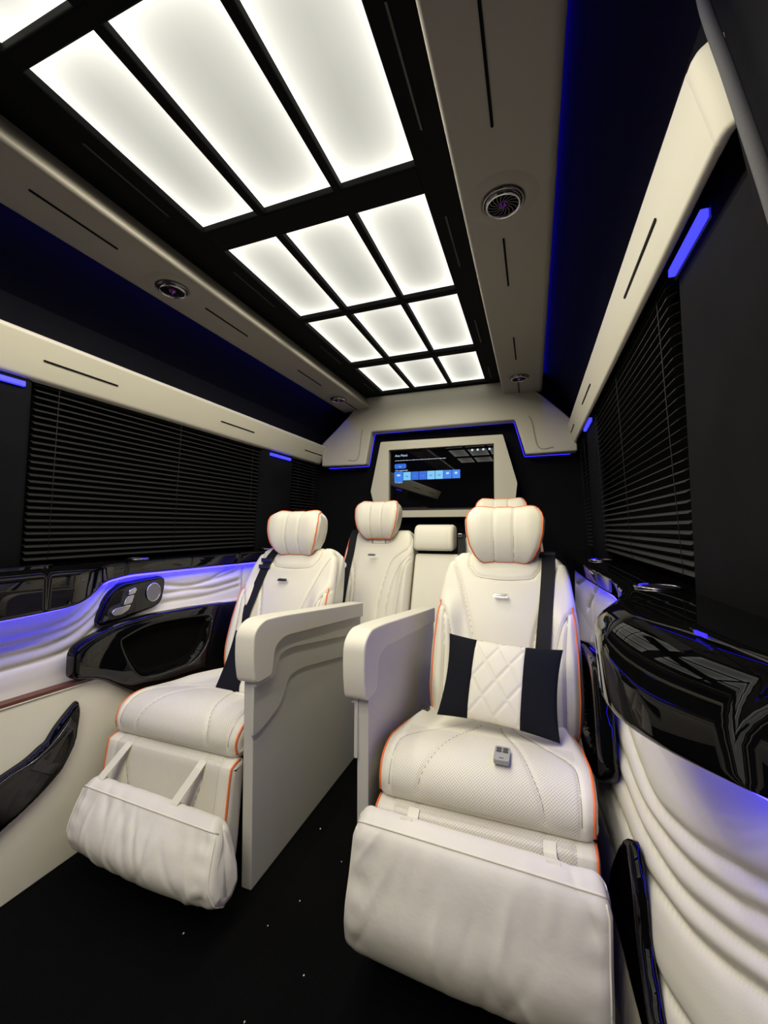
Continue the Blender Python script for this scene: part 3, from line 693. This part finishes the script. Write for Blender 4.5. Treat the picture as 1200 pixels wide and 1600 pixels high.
frame('surround_frame', rounded(FO, .008, 3), FI_, 2.548, 2.63, 'paint', t)
o = tube('led_strip', [(a, 2.653, b) for a, b in rounded([(FO[0][0]+.02, FO[0][1]-.02), (FO[1][0]-.02, FO[1][1]-.02), (FO[2][0]-.02, FO[2][1]), (FO[3][0]-.02, FO[3][1]+.02)], .01, 3)], .003, 'blue_soft', None, 6)
tag(o, 'blue light line behind the right edge of the screen frame', 'led strip', 'blue light lines')
t = empty('television', (.03, 2.6, 1.16), 'flat dark screen showing a row of blue menu tiles on the rear wall', 'television')
a0, b0_ = FI_[3]; a1, b1_ = FI_[1]
box('screen', (a0+.004, 2.572, b0_+.012), (a1-.004, 2.60, b1_-.004), 'screen', t, .002)
box('screen_bezel', (a0, 2.576, b0_), (a1, 2.62, b1_), 'plastic', t)
SW, SH = a1-a0, b1_-b0_
def scr(u, v): return (a0+u*SW, b1_-v*SH)
def rect(nm, u0, v0, u1, v1, m, r=.0015, y=2.5715):
    (xa, za), (xb, zb) = scr(u0, v0), scr(u1, v1)
    return prism(nm, rounded([(xa, za), (xb, za), (xb, zb), (xa, zb)], r, 3), 'y', y-.0008, y, m, t)
rect('menu_tile', .048, .355, .135, .530, 'tile_a')
for i, m_ in enumerate(['tile_b', 'tile_c', 'tile_c', 'tile_b', 'tile_b', 'tile_a', 'tile_a']):
    u = .140+i*.0795; rect('menu_tile', u, .365, u+.0745, .500, m_)
rect('menu_button', .050, .225, .170, .305, 'tile_c', .012)
def txt(s_, u, v, size):
    c = bpy.data.curves.new('screen_text', 'FONT'); c.body = s_; c.size = size; c.extrude = .0003
    o = bpy.data.objects.new('screen_text', c); c.materials.append(M['white_ui'])
    dg = bpy.context.evaluated_depsgraph_get; COL.objects.link(o)
    me = bpy.data.meshes.new_from_object(o.evaluated_get(dg())); bpy.data.objects.remove(o)
    x, z = scr(u, v); me.transform(Matrix.Translation((x, 2.5706, z)) @ Matrix.Rotation(PI/2, 4, 'X'))
    link('screen_text', me, None, t)
txt('Ana Men\u00fc', .055, .105, .021)
txt('Tv izleme', .055, .545, .013); txt('T\u00fcm uygulamalar', .055, .345, .013); txt('Se\u00e7', .095, .280, .013)
x_ = .055
random.seed(3)
while x_ < .55:
    wv = random.uniform(.01, .035); rect('text_dash', x_, .168, x_+wv, .175, 'white_ui', .0005); x_ += wv+.006
for i, u in enumerate((.795, .845, .895, .95)):
    rect('status_icon', u, .055, u+.018, .085, 'white_ui', .002)
for i in range(8):
    u = .075+i*.0795+(0 if i else .0); rect('tile_icon', u+(.01 if i else .0), .40 if i in (0, 6, 7) else .43, u+.035, .43 if i in (0, 6, 7) else .445, 'white_ui' if i in (0, 6, 7) else 'tile_a', .001, 2.5706)

# ================================================================ SEATS
def sstep(a, b, x): t = np.clip((x-a)/(b-a), 0, 1); return t*t*(3-2*t)
def mir(lines): return [l for l in lines]+[[(-a, b) for a, b in l] for l in lines]
def make_xf(cx, mx, dy=0, tilt=0, piv=(0, 0), dz=0):
    def f(V):
        V = np.array(V, float); x = V[..., 0]*mx; z = V[..., 2]
        if tilt:
            c, s_ = math.cos(tilt), math.sin(tilt); x0, z0 = x-piv[0], z-piv[1]
            x = piv[0]+c*x0+s_*z0; z = piv[1]-s_*x0+c*z0
        return np.stack([cx+x, V[..., 1]+dy, z+dz], -1)
    return f
def headrest(t, cx, mx, dy, dz, y, z0, wtop=.143, hgt=.205, yaw=0, seg=None, pipe='orange'):
    # centre front at y, bottom z0
    prof = [(y+.012, z0+.004), (y-.012, z0+.03), (y-.026, z0+.075), (y-.024, z0+.13), (y-.008, z0+.18), (y+.02, z0+hgt-.004), (y+.055, z0+hgt), (y+.085, z0+.17), (y+.09, z0+.10), (y+.075, z0+.03), (y+.045, z0)]
    def W(a, b):
        k = (b-z0)/hgt; w = np.interp(k, [0, .04, .12, .3, .55, .8, .92, 1.0], [.092, .100, .112, .128, .139, .143, .138, .128]); return w*wtop/.143
    L = Loft(prof, W, .024, .006, 64, seams=[[(-.034, z0-.1), (-.036, z0+hgt+.1)], [(.034, z0-.1), (.036, z0+hgt+.1)]], gd=.0032, gw=.004,
             disp=lambda x, P, Q, n: (.004*sstep(.04, .09, np.abs(x))-.005*sstep(.09,.14,np.abs(x)))*(n[..., 0] < .2), xf=make_xf(cx, mx, dy, 0, (0, 0), dz))
    o = L.mesh('headrest', 'leather', t); L.stitch(o, r=.0009)
    # piping all the way round, a little behind the front face
    N = len(L.P); fr = [i for i in range(N) if L.Nn[i][0] < (.35 if L.P[i][1] > z0+.1 else -.25)]
    k0 = next((j for j in range(len(fr)-1) if fr[j+1] != fr[j]+1), None)
    if k0 is not None: fr = fr[k0+1:]+fr[:k0+1]
    I = np.array(fr); Wv = np.array([W(*p) for p in L.P])[I]
    left = L.at(-(Wv-.007)/Wv, I, .001); right = L.at((Wv-.007)/Wv, I, .001)
    us = np.linspace(-.93, .93, 24)
    e1 = L.at(us, np.full(24, fr[-1]), .001); e0 = L.at(us, np.full(24, fr[0]), .001)
    loop = np.vstack([left, e1, right[::-1], e0[::-1]])
    tube('piping', loop, .0030, pipe, o, 6, True)
    for s_ in (-1, 1):
        tube('headrest_post', [(cx+s_*.04, y+dy+.045, z0+dz-.05), (cx+s_*.04, y+dy+.045, z0+dz+.02)], .006, 'chrome', o, 10)
    return o
def badge(t, cx, y, z, w_=.052, tilt=.4):
    o = pm('badge', [(0, 0, 0)]*0, [], 'silver', t) if False else None
    pts = rounded([(-w_/2, -.0045), (-w_/2+.003, .005), (w_/2-.003, .005), (w_/2, -.0045), (w_/2-.004, -.0065), (-w_/2+.004, -.0065)], .002, 3)
    vs = []; N = len(pts)
    for q in (0, -.004):
        for a, b in pts: vs.append((cx+a, y+q*math.cos(tilt)+b*math.sin(tilt), z+b*math.cos(tilt)-q*math.sin(tilt)*-1))
    o = pm('badge', vs, [tuple(range(N)), tuple(range(2*N-1, N-1, -1))]+[(i, (i+1) % N, N+(i+1) % N, N+i) for i in range(N)], 'silver', t); bev(o, .001, 2)
    vs = [(cx+a, y-.0042*math.cos(tilt)+b*math.sin(tilt), z+b*math.cos(tilt)-.0042*math.sin(tilt)) for a, b in ((-w_*.36, -.0022), (w_*.36, -.0022), (w_*.36, .0018), (-w_*.36, .0018))]
    pm('badge_inlay', vs, [(0, 1, 2, 3)], 'darkchrome', o)

def captain_seat(cx, mx, dyb, lb, belt_pts, nm_leg_dx=0, bw=0):
    t = empty('captain_seat', (cx, 1.25, 0), lb, 'seat', 'cream reclining captain seats')
    bcx = cx+bw
    # base under the cushion
    o = box('seat_base', (cx-.20, 1.08, .0), (cx+.20, 1.50+dyb*.5, .30), 'plastic', t, .02)
    # ---- cushion
    prof = [(1.50, .365), (1.40, .405), (1.27, .435), (1.15, .462), (1.07, .470), (1.015, .455), (.985, .42), (.982, .385), (1.0, .358), (1.06, .345), (1.25, .33), (1.45, .30), (1.53, .30), (1.545, .33)]
    if dyb: prof = [(a+(dyb if a > 1.3 else 0), b) for a, b in prof]
    def W(y, z): return float(np.interp(y, [.97, 1.0, 1.1, 1.25, 1.40, 1.6+dyb], [.250, .254, .257, .252, .235, .20]))
    key = lambda P, n: P[..., 0]+(P[..., 1]-.47)
    seams = mir([[(.148, .85), (.140, .94), (.118, 1.02), (.085, 1.12), (.04, 1.22), (.022, 1.32), (.02, 1.5)],
                 [(.218, .85), (.218, 1.04), (.205, 1.10), (.15, 1.16), (.075, 1.25), (.04, 1.33)]])
    seams = [catmull(q, .02) for q in seams]
    L = Loft(prof, W, .032, .006, 100, seams=seams, gd=.0045, gw=.0045, xf=make_xf(cx, mx),
             disp=lambda x, Y, Z, n: .022*sstep(.15, .215, np.abs(x))*sstep(1.12, 1.30, Y)*(n[..., 1] > 0)+.004*(n[..., 1] > -.3)*np.cos(x/.15*PI/2))
    L.key = key; L.front = lambda P, n: (n[..., 1] > -.2) & (P[..., 1] > .34)
    def mask(X, P, n):
        kk = P[:, 0]+(P[:, 1]-.47); a = np.abs(X)
        return ((a < .214) & (kk > .875) & (kk < 1.16) & (P[:, 1] > .372) & (n[:, 1] > -.6)).astype('i')
    c = L.mesh('seat_cushion', ['leather', 'perf'], t, mask); L.stitch(c)
    for s_ in (-1, 1):
        tube('piping', L.edge_curve(s_, .008, lambda P, n: (n[1] > -.75) & (P[1] > .352) & (P[0] < 1.5+dyb), .001), .0032, 'orange', c, 6)
    # ---- leg rest
    prof = [(.975, .352), (.962, .33), (.945, .22), (.928, .10), (.928, .065), (.945, .052), (.985, .060), (1.005, .12), (1.02, .25), (1.03, .33), (1.015, .358)]
    seams = [catmull(q, .03) for q in mir([[(.205, .0), (.205, .40)], [(.135, .40), (.15, .30), (.12, .20), (.10, .05)]])]
    Lg = Loft(prof, lambda y, z: .252, .02, .008, 80, seams=seams, gd=.0035, gw=.004, xf=make_xf(cx, mx))
    Lg.front = lambda P, n: (n[..., 0] < .3)
    def mask2(X, P, n): return ((np.abs(X) < .203) & (n[:, 0] < -.2)).astype('i')
    c = Lg.mesh('leg_rest', ['leather', 'perf'], t, mask2); Lg.stitch(c)
    for s_ in (-1, 1):
        tube('piping', Lg.edge_curve(s_, .006, lambda P, n: n[0] < .1, .001), .0032, 'orange', c, 6)
    # ---- backrest
    prof = [(1.40, .385), (1.385, .43), (1.392, .50), (1.425, .60), (1.475, .72), (1.53, .82), (1.575, .89), (1.605, .925), (1.640, .935), (1.675, .915), (1.685, .87), (1.64, .74), (1.59, .60), (1.54, .46), (1.50, .37), (1.45, .355)]
    def Wb(y, z): return float(np.interp(z, [.34, .42, .50, .62, .72, .80, .86, .90, .925, .94], [.230, .240, .245, .245, .240, .232, .224, .214, .196, .180]))
    seams = [catmull(q, .02) for q in mir([[(.198, .925), (.168, .87), (.135, .78), (.10, .66), (.082, .52), (.075, .36)],
             [(.24, .775), (.205, .74), (.178, .68), (.160, .58), (.150, .36)], [(.205, .735), (.192, .60), (.19, .36)]])]
    seams.append(catmull([(-.128, .96), (-.124, .89), (-.10, .86), (-.05, .850), (0, .848), (.05, .850), (.10, .86), (.124, .89), (.128, .96)], .02))
    def dsp(x, Y, Z, n):
        f = (n[..., 0] < .1); a = np.abs(x)
        return f*(.026*sstep(.13, .19, a)*(1-sstep(.70, .82, Z))+.006*np.cos(np.clip(a/.12, 0, 1)*PI/2)-.004)
    Lb = Loft(prof, Wb, .030, .0065, 100, seams=seams, gd=.0078, gw=.0055, disp=dsp, xf=make_xf(bcx, mx, dyb))
    c = Lb.mesh('backrest', 'leather', t); Lb.stitch(c)
    for s_ in (-1, 1):
        tube('piping', Lb.edge_curve(s_, .014, lambda P, n: (n[0] < 0) & (P[1] > .39) & (P[1] < .775), .001), .0032, 'orange', c, 6)
    headrest(t, bcx, mx, dyb, 0, 1.568, .905)
    badge(t, bcx-.008, 1.500+dyb-.009, .800, tilt=.5)
    return t, L, Lg, Lb
seatR, LR, LgR, LbR = captain_seat(.472, 1, 0, 'near right cream captain seat with orange piping, raised leg rest and black shoulder belt', None, bw=.026)
seatL, LL, LgL, LbL = captain_seat(-.464, 1, .10, 'left cream captain seat with orange piping behind the sculpted partition', None, bw=.0)
# shoulder belts follow the backrest front
def on_back(Lb, x, z, cx, dy, lift=.004):
    i = min((j for j in range(len(Lb.P)) if Lb.Nn[j][0] < 0.2), key=lambda j: abs(Lb.P[j][1]-z))
    W = Lb.W(*Lb.P[i]); return Lb.at(np.array([x/W]), np.array([i]), lift)[0]
bp = [on_back(LbR, x, z, 0, 0, l_) for x, z, l_ in ((.152, .925, .005), (.150, .88, .006), (.143, .80, .010), (.133, .70, .018), (.124, .62, .022), (.115, .54, .02))]
top = np.array([bp[0]+np.array([.002, .035, .012])]); strap('seat_belt', list(np.vstack([top, bp])), .045, .0022, 'belt', seatR)
box('belt_guide', (.494+.125, 1.62, .925), (.494+.185, 1.665, .945), 'plastic', seatR, .006)
box('buckle', (.245, 1.30, .425), (.275, 1.34, .450), 'plastic', seatR, .006)
bp = [on_back(LbL, x, z, 0, 0, .006) for x, z in ((-.118, .93), (-.135, .88), (-.147, .80), (-.15, .72), (-.158, .64), (-.16, .56), (-.165, .46))]
b_ = strap('seat_belt', list(bp), .045, .0022, 'belt', seatL)
for z in (.875, .845):
    p = on_back(LbL, -.142, z, 0, 0, .010); box('belt_adjuster', (p[0]-.030, p[1]-.008, p[2]-.009), (p[0]+.030, p[1]+.004, p[2]+.009), 'plastic', b_, .003)

# ---- foot pillows
def foot_pillow(cx, w, zb, zt, yf, th, tilt, lb, straps, seed, taper=0, sag=0, shear=0, strap_top=(0, 0, 0)):
    t = empty('foot_pillow', (cx, yf+th/2, zb), lb, 'pillow', 'leather foot pillows')
    H = zt-zb; yb = yf+th
    prof = [(yb-.058, zt-.012), (yb-.078, zt-.040), (yf+.010, zb+H*.64), (yf-.008, zb+H*.42), (yf+.003, zb+H*.20), (yf+.035, zb+.012), (yf+th*.55, zb), (yb-.01, zb+.03), (yb+.005, zb+H*.4), (yb, zb+H*.8), (yb-.012, zt-.008), (yb-.035, zt-.001)]
    rng = random.Random(seed); fr = [(rng.uniform(-1, 1), rng.uniform(.25, .9), rng.uniform(-2.2, 2.2)*1, rng.uniform(.006, .016), rng.uniform(-.0045, .0045)) for _ in range(26)]
    def dsp(x, Y, Z, n):
        v = (Z-zb)/H; h = .020*np.cos(np.clip(x/w*2, -1, 1)*PI/2)*np.sin(np.clip(v, 0, 1)*PI)-.006
        for (a, b, sl, wd, am) in fr:
            xc = a*w*.48+sl*(v-b)*.10; h = h+am*np.exp(-np.abs((x-xc)/wd)**1.5)*np.exp(-((v-b)/.20)**2)
        # gathers towards the top seam and the side seams
        h = h+.0012*np.sin(x*95+3*np.sin(x*21+seed))*np.exp(-((v-.80)/.10)**2)
        e = np.exp(-((np.abs(x)-w*.46)/.035)**2); h = h+.0014*np.sin(v*31+seed+4*v*v)*e
        return h
    xf0 = make_xf(cx, 1, 0, tilt, (0, (zb+zt)/2))
    def xf(V):
        V = np.array(V, float); v = (V[..., 2]-zb)/H; x = V[..., 0]
        V[..., 2] = V[..., 2]-sag*(1-v)*(1-(2*x/w)**2)-.018*(v > .5)*(v-.5)*2*np.cos(np.clip(2*x/w, -1, 1)*PI/2)*0
        V[..., 0] = x*(1+taper*(v-.5))+shear*(.5-v)
        return xf0(V)
    def W(y, z): v = (z-zb)/H; return w/2*float(np.interp(v, [0, .05, .2, .5, .85, 1.0], [.93, .965, .99, .985, .985, .95]))
    L = Loft(prof, W, .030, .006, 120, seams=(), disp=dsp, xf=xf)
    c = L.mesh('pillow_body', 'leather_soft', t)
    # piping along the top front seam and down the side
    i0 = min((j for j in range(len(L.P)) if L.Nn[j][0] < 0), key=lambda j: abs(L.P[j][1]-(zt-.016)))
    us = np.linspace(-.99, .99, 60); tube('seam_piping', L.at(us, np.full(60, i0), .001), .0024, 'leather', c, 6)
    for s_ in (-1, 1):
        tube('seam_piping', L.edge_curve(s_, .008, lambda P, n: (n[0] < 0) & (P[1] < zt-.02), .0005), .0020, 'leather', c, 6)
    for (xt, yt_, zt_, xb) in straps:
        k_ = min((j for j in range(len(L.P)) if L.Nn[j][1] > .3), key=lambda j: abs(L.P[j][0]-(yb-.03)))
        e = L.at(np.array([(xb-cx)/W(0, zt-.01)]), np.array([k_]), .0)[0]
        strap('hanging_strap', [(xt, yt_+.02, zt_+.012), (xt, yt_, zt_), (xt*.5+e[0]*.5, min(yt_, e[1]+.05)*.5+(e[1]+.0)*.5-.0, zt_*.5+e[2]*.5), tuple(e+np.array([0, -.004, .002])), tuple(e+np.array([0, -.008, -.004]))], .026, .003, 'leather', t)
    return t
foot_pillow(.466, .525, .080, .392, .815, .105, .035, 'large cream foot pillow hanging on the right seat leg rest', [(.322, .958, .345, .322), (.625, .958, .345, .625)], 3, taper=.0, sag=.0)
foot_pillow(-.412, .53, .074, .276, .815, .11, .035, 'cream foot pillow hanging low on straps from the left seat leg rest', [(-.615, .950, .338, -.625), (-.318, .950, .338, -.325)], 8, taper=-.05, sag=.010, shear=.045)

# ---- throw cushions
def throw_cushion(cen, ex, ez, a, b, T, lb, band_c, band_w):
    t = empty('throw_cushion', tuple(cen), lb, 'cushion', 'black and ivory throw cushions')
    ex = np.array(ex, float); ex /= np.linalg.norm(ex); ez = np.array(ez, float); ez -= ex*(ez@ex); ez /= np.linalg.norm(ez); ny = np.cross(ex, ez)  # ny points back
    n = 110; th = np.linspace(-1, 1, n); g = np.sign(th)*(1-(1-np.abs(th))**1.4)
    U, V = np.meshgrid(g, g, indexing='ij')
    X = a*U*(1-.05*(1-V**2)*0-.07*(1-(V)**2)*np.abs(U)**3); Z = b*V*(1-.09*(1-U**2)*np.abs(V)**3)
    P = (np.clip(1-U**2, 0, 1)**.45)*(np.clip(1-V**2, 0, 1)**.45)
    s_ = X-band_c; inb = np.abs(s_) < band_w
    sp = .070; d1 = np.abs(((s_+Z*.72)/sp+.5) % 1-.5)*sp; d2 = np.abs(((s_-Z*.72)/sp+.5) % 1-.5)*sp
    H = T*P+np.where(inb, -.0045*np.exp(-(np.minimum(d1, d2)/.0042)**2), 0)-.004*np.exp(-((np.abs(s_)-band_w)/.003)**2)*(P > .1)
    H += .003*np.sin(X*55+Z*30)*np.where(inb, 0, 1)*P
    def patch(nm, sel, sgn, m):
        # columns of the grid whose x range is selected
        cols = np.where(sel)[0]; i0, i1 = cols[0], cols[-1]
        return i0, i1
    edge = [int(np.argmin(np.abs(a*g-(band_c+q)))) for q in (-band_w, band_w)]
    def strip(nm, i0, i1, m):
        k_ = i1-i0+1; vs = []; fs = []
        for sgn in (-1, 1):
            for i in range(i0, i1+1):
                for j in range(n):
                    p = np.array(cen)+ex*X[i, j]+ez*Z[i, j]+ny*(-sgn)*H[i, j]*-1*(1 if sgn < 0 else .75)*(1)
                    vs.append(p)
        for q in range(2):
            o_ = q*k_*n
            for i in range(k_-1):
                for j in range(n-1): fs.append((o_+i*n+j, o_+(i+1)*n+j, o_+(i+1)*n+j+1, o_+i*n+j+1))
        bm = bmesh.new(); me = bpy.data.meshes.new(nm); me.from_pydata([tuple(v) for v in vs], [], fs); bm.from_mesh(me)
        bmesh.ops.remove_doubles(bm, verts=bm.verts, dist=1e-5); bmesh.ops.recalc_face_normals(bm, faces=bm.faces); bm.to_mesh(me); bm.free()
        return link(nm, me, m, t, True)
    strip('black_end', 0, edge[0], 'fabric_black'); strip('quilted_band', edge[0], edge[1], 'leather'); strip('black_end', edge[1], n-1, 'fabric_black')
    return t
throw_cushion((.500, 1.265, .578), (.31, -.028, -.010), (.0, .11, .205), .170, .122, .045, 'black throw cushion with a diamond quilted ivory band on the right seat', -.005, .074)
throw_cushion((-.362, 1.275, .535), (.31, .0, .02), (.0, .13, .19), .153, .122, .040, 'black and ivory throw cushion on the left seat half hidden by the partition', .022, .055)
# ---- remote
t = empty('remote_control', (.522, 1.055, .478), 'small grey remote control with dark buttons on the right seat cushion', 'remote control')
zt_ = .4745
def rb(nm, x0, y0, x1, y1, z0, z1, m, r=.004):
    o = prism(nm, rounded([(x0, y0), (x1, y0), (x1, y1), (x0, y1)], r, 4), 'z', z0, z1, m, t); bev(o, .0012, 2); return o
RXc, RYc = .522, 1.055
rb('remote_body', RXc-.0185, RYc-.033, RXc+.0185, RYc+.033, zt_, zt_+.011, 'remote', .007)
for i in range(2):
    for j in range(2): rb('button', RXc-.0145+i*.0155, RYc+.002+j*.0125, RXc-.0015+i*.0155, RYc+.012+j*.0125, zt_+.0108, zt_+.0122, 'rubber', .003)
rb('status_light', RXc-.005, RYc-.024, RXc+.005, RYc-.0215, zt_+.0108, zt_+.0115, 'groove', .0005)

# ================================================================ PARTITIONS BESIDE THE AISLE
def zt_at(y): return .765-.105*(y-1.03)
def partition(s, lb):
    # s=-1: left one (relief on the aisle side), s=+1: right one
    xa, xb = (s*.168, s*.202) if s < 0 else (.160, .192)   # aisle face, seat face
    t = empty('seat_partition', ((xa+xb)/2, 1.3, 0), lb, 'partition', 'sculpted partitions beside the aisle')
    lo, hi = min(xa, xb), max(xa, xb)
    core = [(1.0, 0), (1.735, 0), (1.745, .655), (1.03, .735), (1.0, .70)]
    o = prism('panel', core, 'x', lo, hi, 'panel_paint', t); bev(o, .003, 2)
    fl = -1 if s > 0 else 1
    def layer(nm, pts, dx, r, m='panel_paint'):
        a = xa+fl*0; b = xa+fl*dx
        o = prism(nm, rounded(pts, r, 5), 'x', min(a-fl*.004, b), max(a-fl*.004, b), m, t); return bev(o, .003, 3)
    # lowest relief step, then the middle step, then the padded cap
    layer('relief_step', [(.992, .436), (1.02, .436), (1.05, .443), (1.125, .470), (1.150, .50), (1.175, .545), (1.25, .548), (1.70, .468), (1.745, .455), (1.748, .66), (1.03, .74), (.996, .72)], .006, [.003, .02, .03, .03, .03, .05, .06, .0, 0, 0, .03, .02])
    layer('relief_step', [(.994, .575), (1.085, .575), (1.10, .60), (1.108, .635), (1.16, .640), (1.20, .636), (1.70, .556), (1.748, .548), (1.748, .66), (1.03, .74), (.996, .72)], .014, [.003, .01, .03, .04, .03, .06, 0, 0, 0, .03, .02])
    cap = [(.975, .590), (1.052, .590), (1.062, .62), (1.068, .672), (1.12, .690), (1.70, .632), (1.752, .626), (1.754, .690), (1.50, .717), (1.10, .761), (1.01, .766), (.966, .74), (.962, .66)]
    c0, c1 = (lo-.006, hi+.026) if s < 0 else (lo-.026, hi+.004)
    o = prism('padded_cap', rounded(cap, [.02, .012, .03, .04, .06, 0, 0, .006, .1, .06, .05, .05, .05], 6), 'x', c0, c1, 'wall_leather', t); bev(o, .010, 5)
    return t
partition(-1, 'left ivory partition with stepped relief facing the dark aisle')
partition(1, 'right ivory partition with plain inner face beside the near seat')

# ================================================================ REAR BENCH ROW
def rear_seat(x0, x1, lb, outer):
    cx = (x0+x1)/2; hw = (x1-x0)/2
    t = empty('bench_seat', (cx, 2.3, 0), lb, 'seat', 'outer seats of the rear bench')
    prof = [(2.03, .42), (2.045, .50), (2.09, .65), (2.15, .80), (2.20, .92), (2.235, .995), (2.27, 1.018), (2.31, 1.01), (2.335, .96), (2.30, .80), (2.24, .60), (2.18, .42), (2.10, .40)]
    def W(y, z): return hw*float(np.interp(z, [.4, .6, .8, .9, .97, 1.0, 1.02], [1, 1, 1, .99, .95, .90, .84]))
    seams = [catmull(q, .02) for q in [[(-.15, .96), (-.155, .88), (-.125, .78), (-.11, .65), (-.105, .4)], [(-.19, .96), (-.185, .86), (-.14, .75), (-.13, .6), (-.125, .4)],
        [(.19, 1.0), (.185, .93), (.10, .86), (.07, .78), (.045, .62), (.04, .4)], [(.215, .90), (.16, .85), (.115, .76), (.09, .6), (.085, .4)], [(.21, .88), (.17, .80), (.15, .6), (.14, .4)]]]
    if outer > 0: seams = [[(-a, b) for a, b in q] for q in seams]
    seams.append(catmull([(-.10, 1.03), (-.095, .97), (-.05, .948), (0, .945), (.05, .948), (.095, .97), (.10, 1.03)], .02))
    L = Loft(prof, W, .025, .008, 80, seams=seams, gd=.0055, gw=.005, xf=make_xf(cx, 1), disp=lambda x, Y, Z, n: (n[..., 0] < .1)*(.02*sstep(hw*.6, hw*.85, np.abs(x))*(1-sstep(.80, .90, Z))))
    c = L.mesh('backrest', 'leather', t); L.stitch(c)
    tube('piping', L.edge_curve(outer, .010, lambda P, n: (n[0] < 0) & (P[1] > .5) & (P[1] < .99), .001), .003, 'orange', c, 6)
    pc = [(2.16, .40), (2.0, .43), (1.88, .46), (1.835, .44), (1.83, .40), (1.86, .37), (2.1, .30), (2.2, .30)]
    Lc = Loft(pc, lambda y, z: hw*.99, .03, .012, 50, xf=make_xf(cx, 1)); Lc.mesh('seat_cushion', 'leather', t)
    box('seat_base', (cx-hw+.02, 1.90, 0), (cx+hw-.02, 2.30, .33), 'plastic', t, .01)
    headrest(t, cx, 1, 0, 0, 2.175, .973, .134, .21)
    badge(t, cx-.01 if outer < 0 else cx, 2.128, .885, .05, tilt=.42)
    bx = outer*.165; pts = [L.at(np.array([bx/W(0, L.P[i][1])]), np.array([i]), .004)[0] for i in range(len(L.P)) if L.Nn[i][0] < -.05][::3]
    strap('seat_belt', pts, .045, .0022, 'belt', t)
    return t
rear_seat(-.452, -.028, 'left rear cream seat with orange edged headrest below the screen', -1)
rear_seat(.235, .655, 'right rear cream seat mostly hidden behind the near seat', 1)
t = empty('middle_rear_seat', (.10, 2.3, 0), 'narrow middle rear seat with a block headrest and black gap below it', 'seat')
cx, hw = .103, .122
L = Loft([(2.05, .42), (2.065, .50), (2.11, .65), (2.165, .80), (2.195, .875), (2.22, .892), (2.30, .89), (2.31, .80), (2.26, .6), (2.2, .42), (2.12, .40)], lambda y, z: hw, .015, .008, 50, xf=make_xf(cx, 1))
L.mesh('backrest', 'leather', t)
L = Loft([(2.185, .912), (2.168, .94), (2.175, 1.0), (2.195, 1.04), (2.23, 1.052), (2.29, 1.045), (2.305, 1.0), (2.30, .93), (2.27, .91)], lambda y, z: .110, .020, .006, 50, seams=[[(.083, .8), (.083, 1.2)]], gd=.003, gw=.003, xf=make_xf(.088, 1))
L.mesh('headrest', 'leather', t)
box('black_gap', (cx-.11, 2.215, .885), (cx+.11, 2.29, .915), 'groove', t)
Lc = Loft([(2.16, .40), (2.0, .43), (1.88, .46), (1.835, .44), (1.83, .40), (1.86, .37), (2.1, .30), (2.2, .30)], lambda y, z: hw, .03, .012, 40, xf=make_xf(cx, 1)); Lc.mesh('seat_cushion', 'leather', t)
box('belt_buckle', (.222, 2.18, .985), (.245, 2.21, 1.005), 'chrome', t, .003)
strap('belt', [(.24, 2.20, 1.0), (.245, 2.17, .93), (.25, 2.13, .85), (.25, 2.06, .6)], .04, .003, 'belt', t)
# small things on the rear seats and the floor
random.seed(11)
for i, (x, y) in enumerate(((-.02, 1.02), (.03, 1.18), (-.06, .93), (.09, .86), (.12, 1.28), (-.25, .84), (.02, .74), (-.1, 1.28), (.04, 1.29))):
    r = random.uniform(.0012, .0022)
    vs = [(x+r*random.uniform(.6, 1.4)*math.cos(a), y+r*random.uniform(.6, 1.4)*math.sin(a), z) for z in (.0002, .0022) for a in np.linspace(0, 2*PI, 6)[:-1]]
    o = pm('crumb', vs, [tuple(range(5)), tuple(range(9, 4, -1))]+[(k_, (k_+1) % 5, 5+(k_+1) % 5, 5+k_) for k_ in range(5)], 'crumb')
    tag(o, 'tiny pale crumb lying on the black carpet of the aisle', 'crumb', 'crumbs on the carpet')
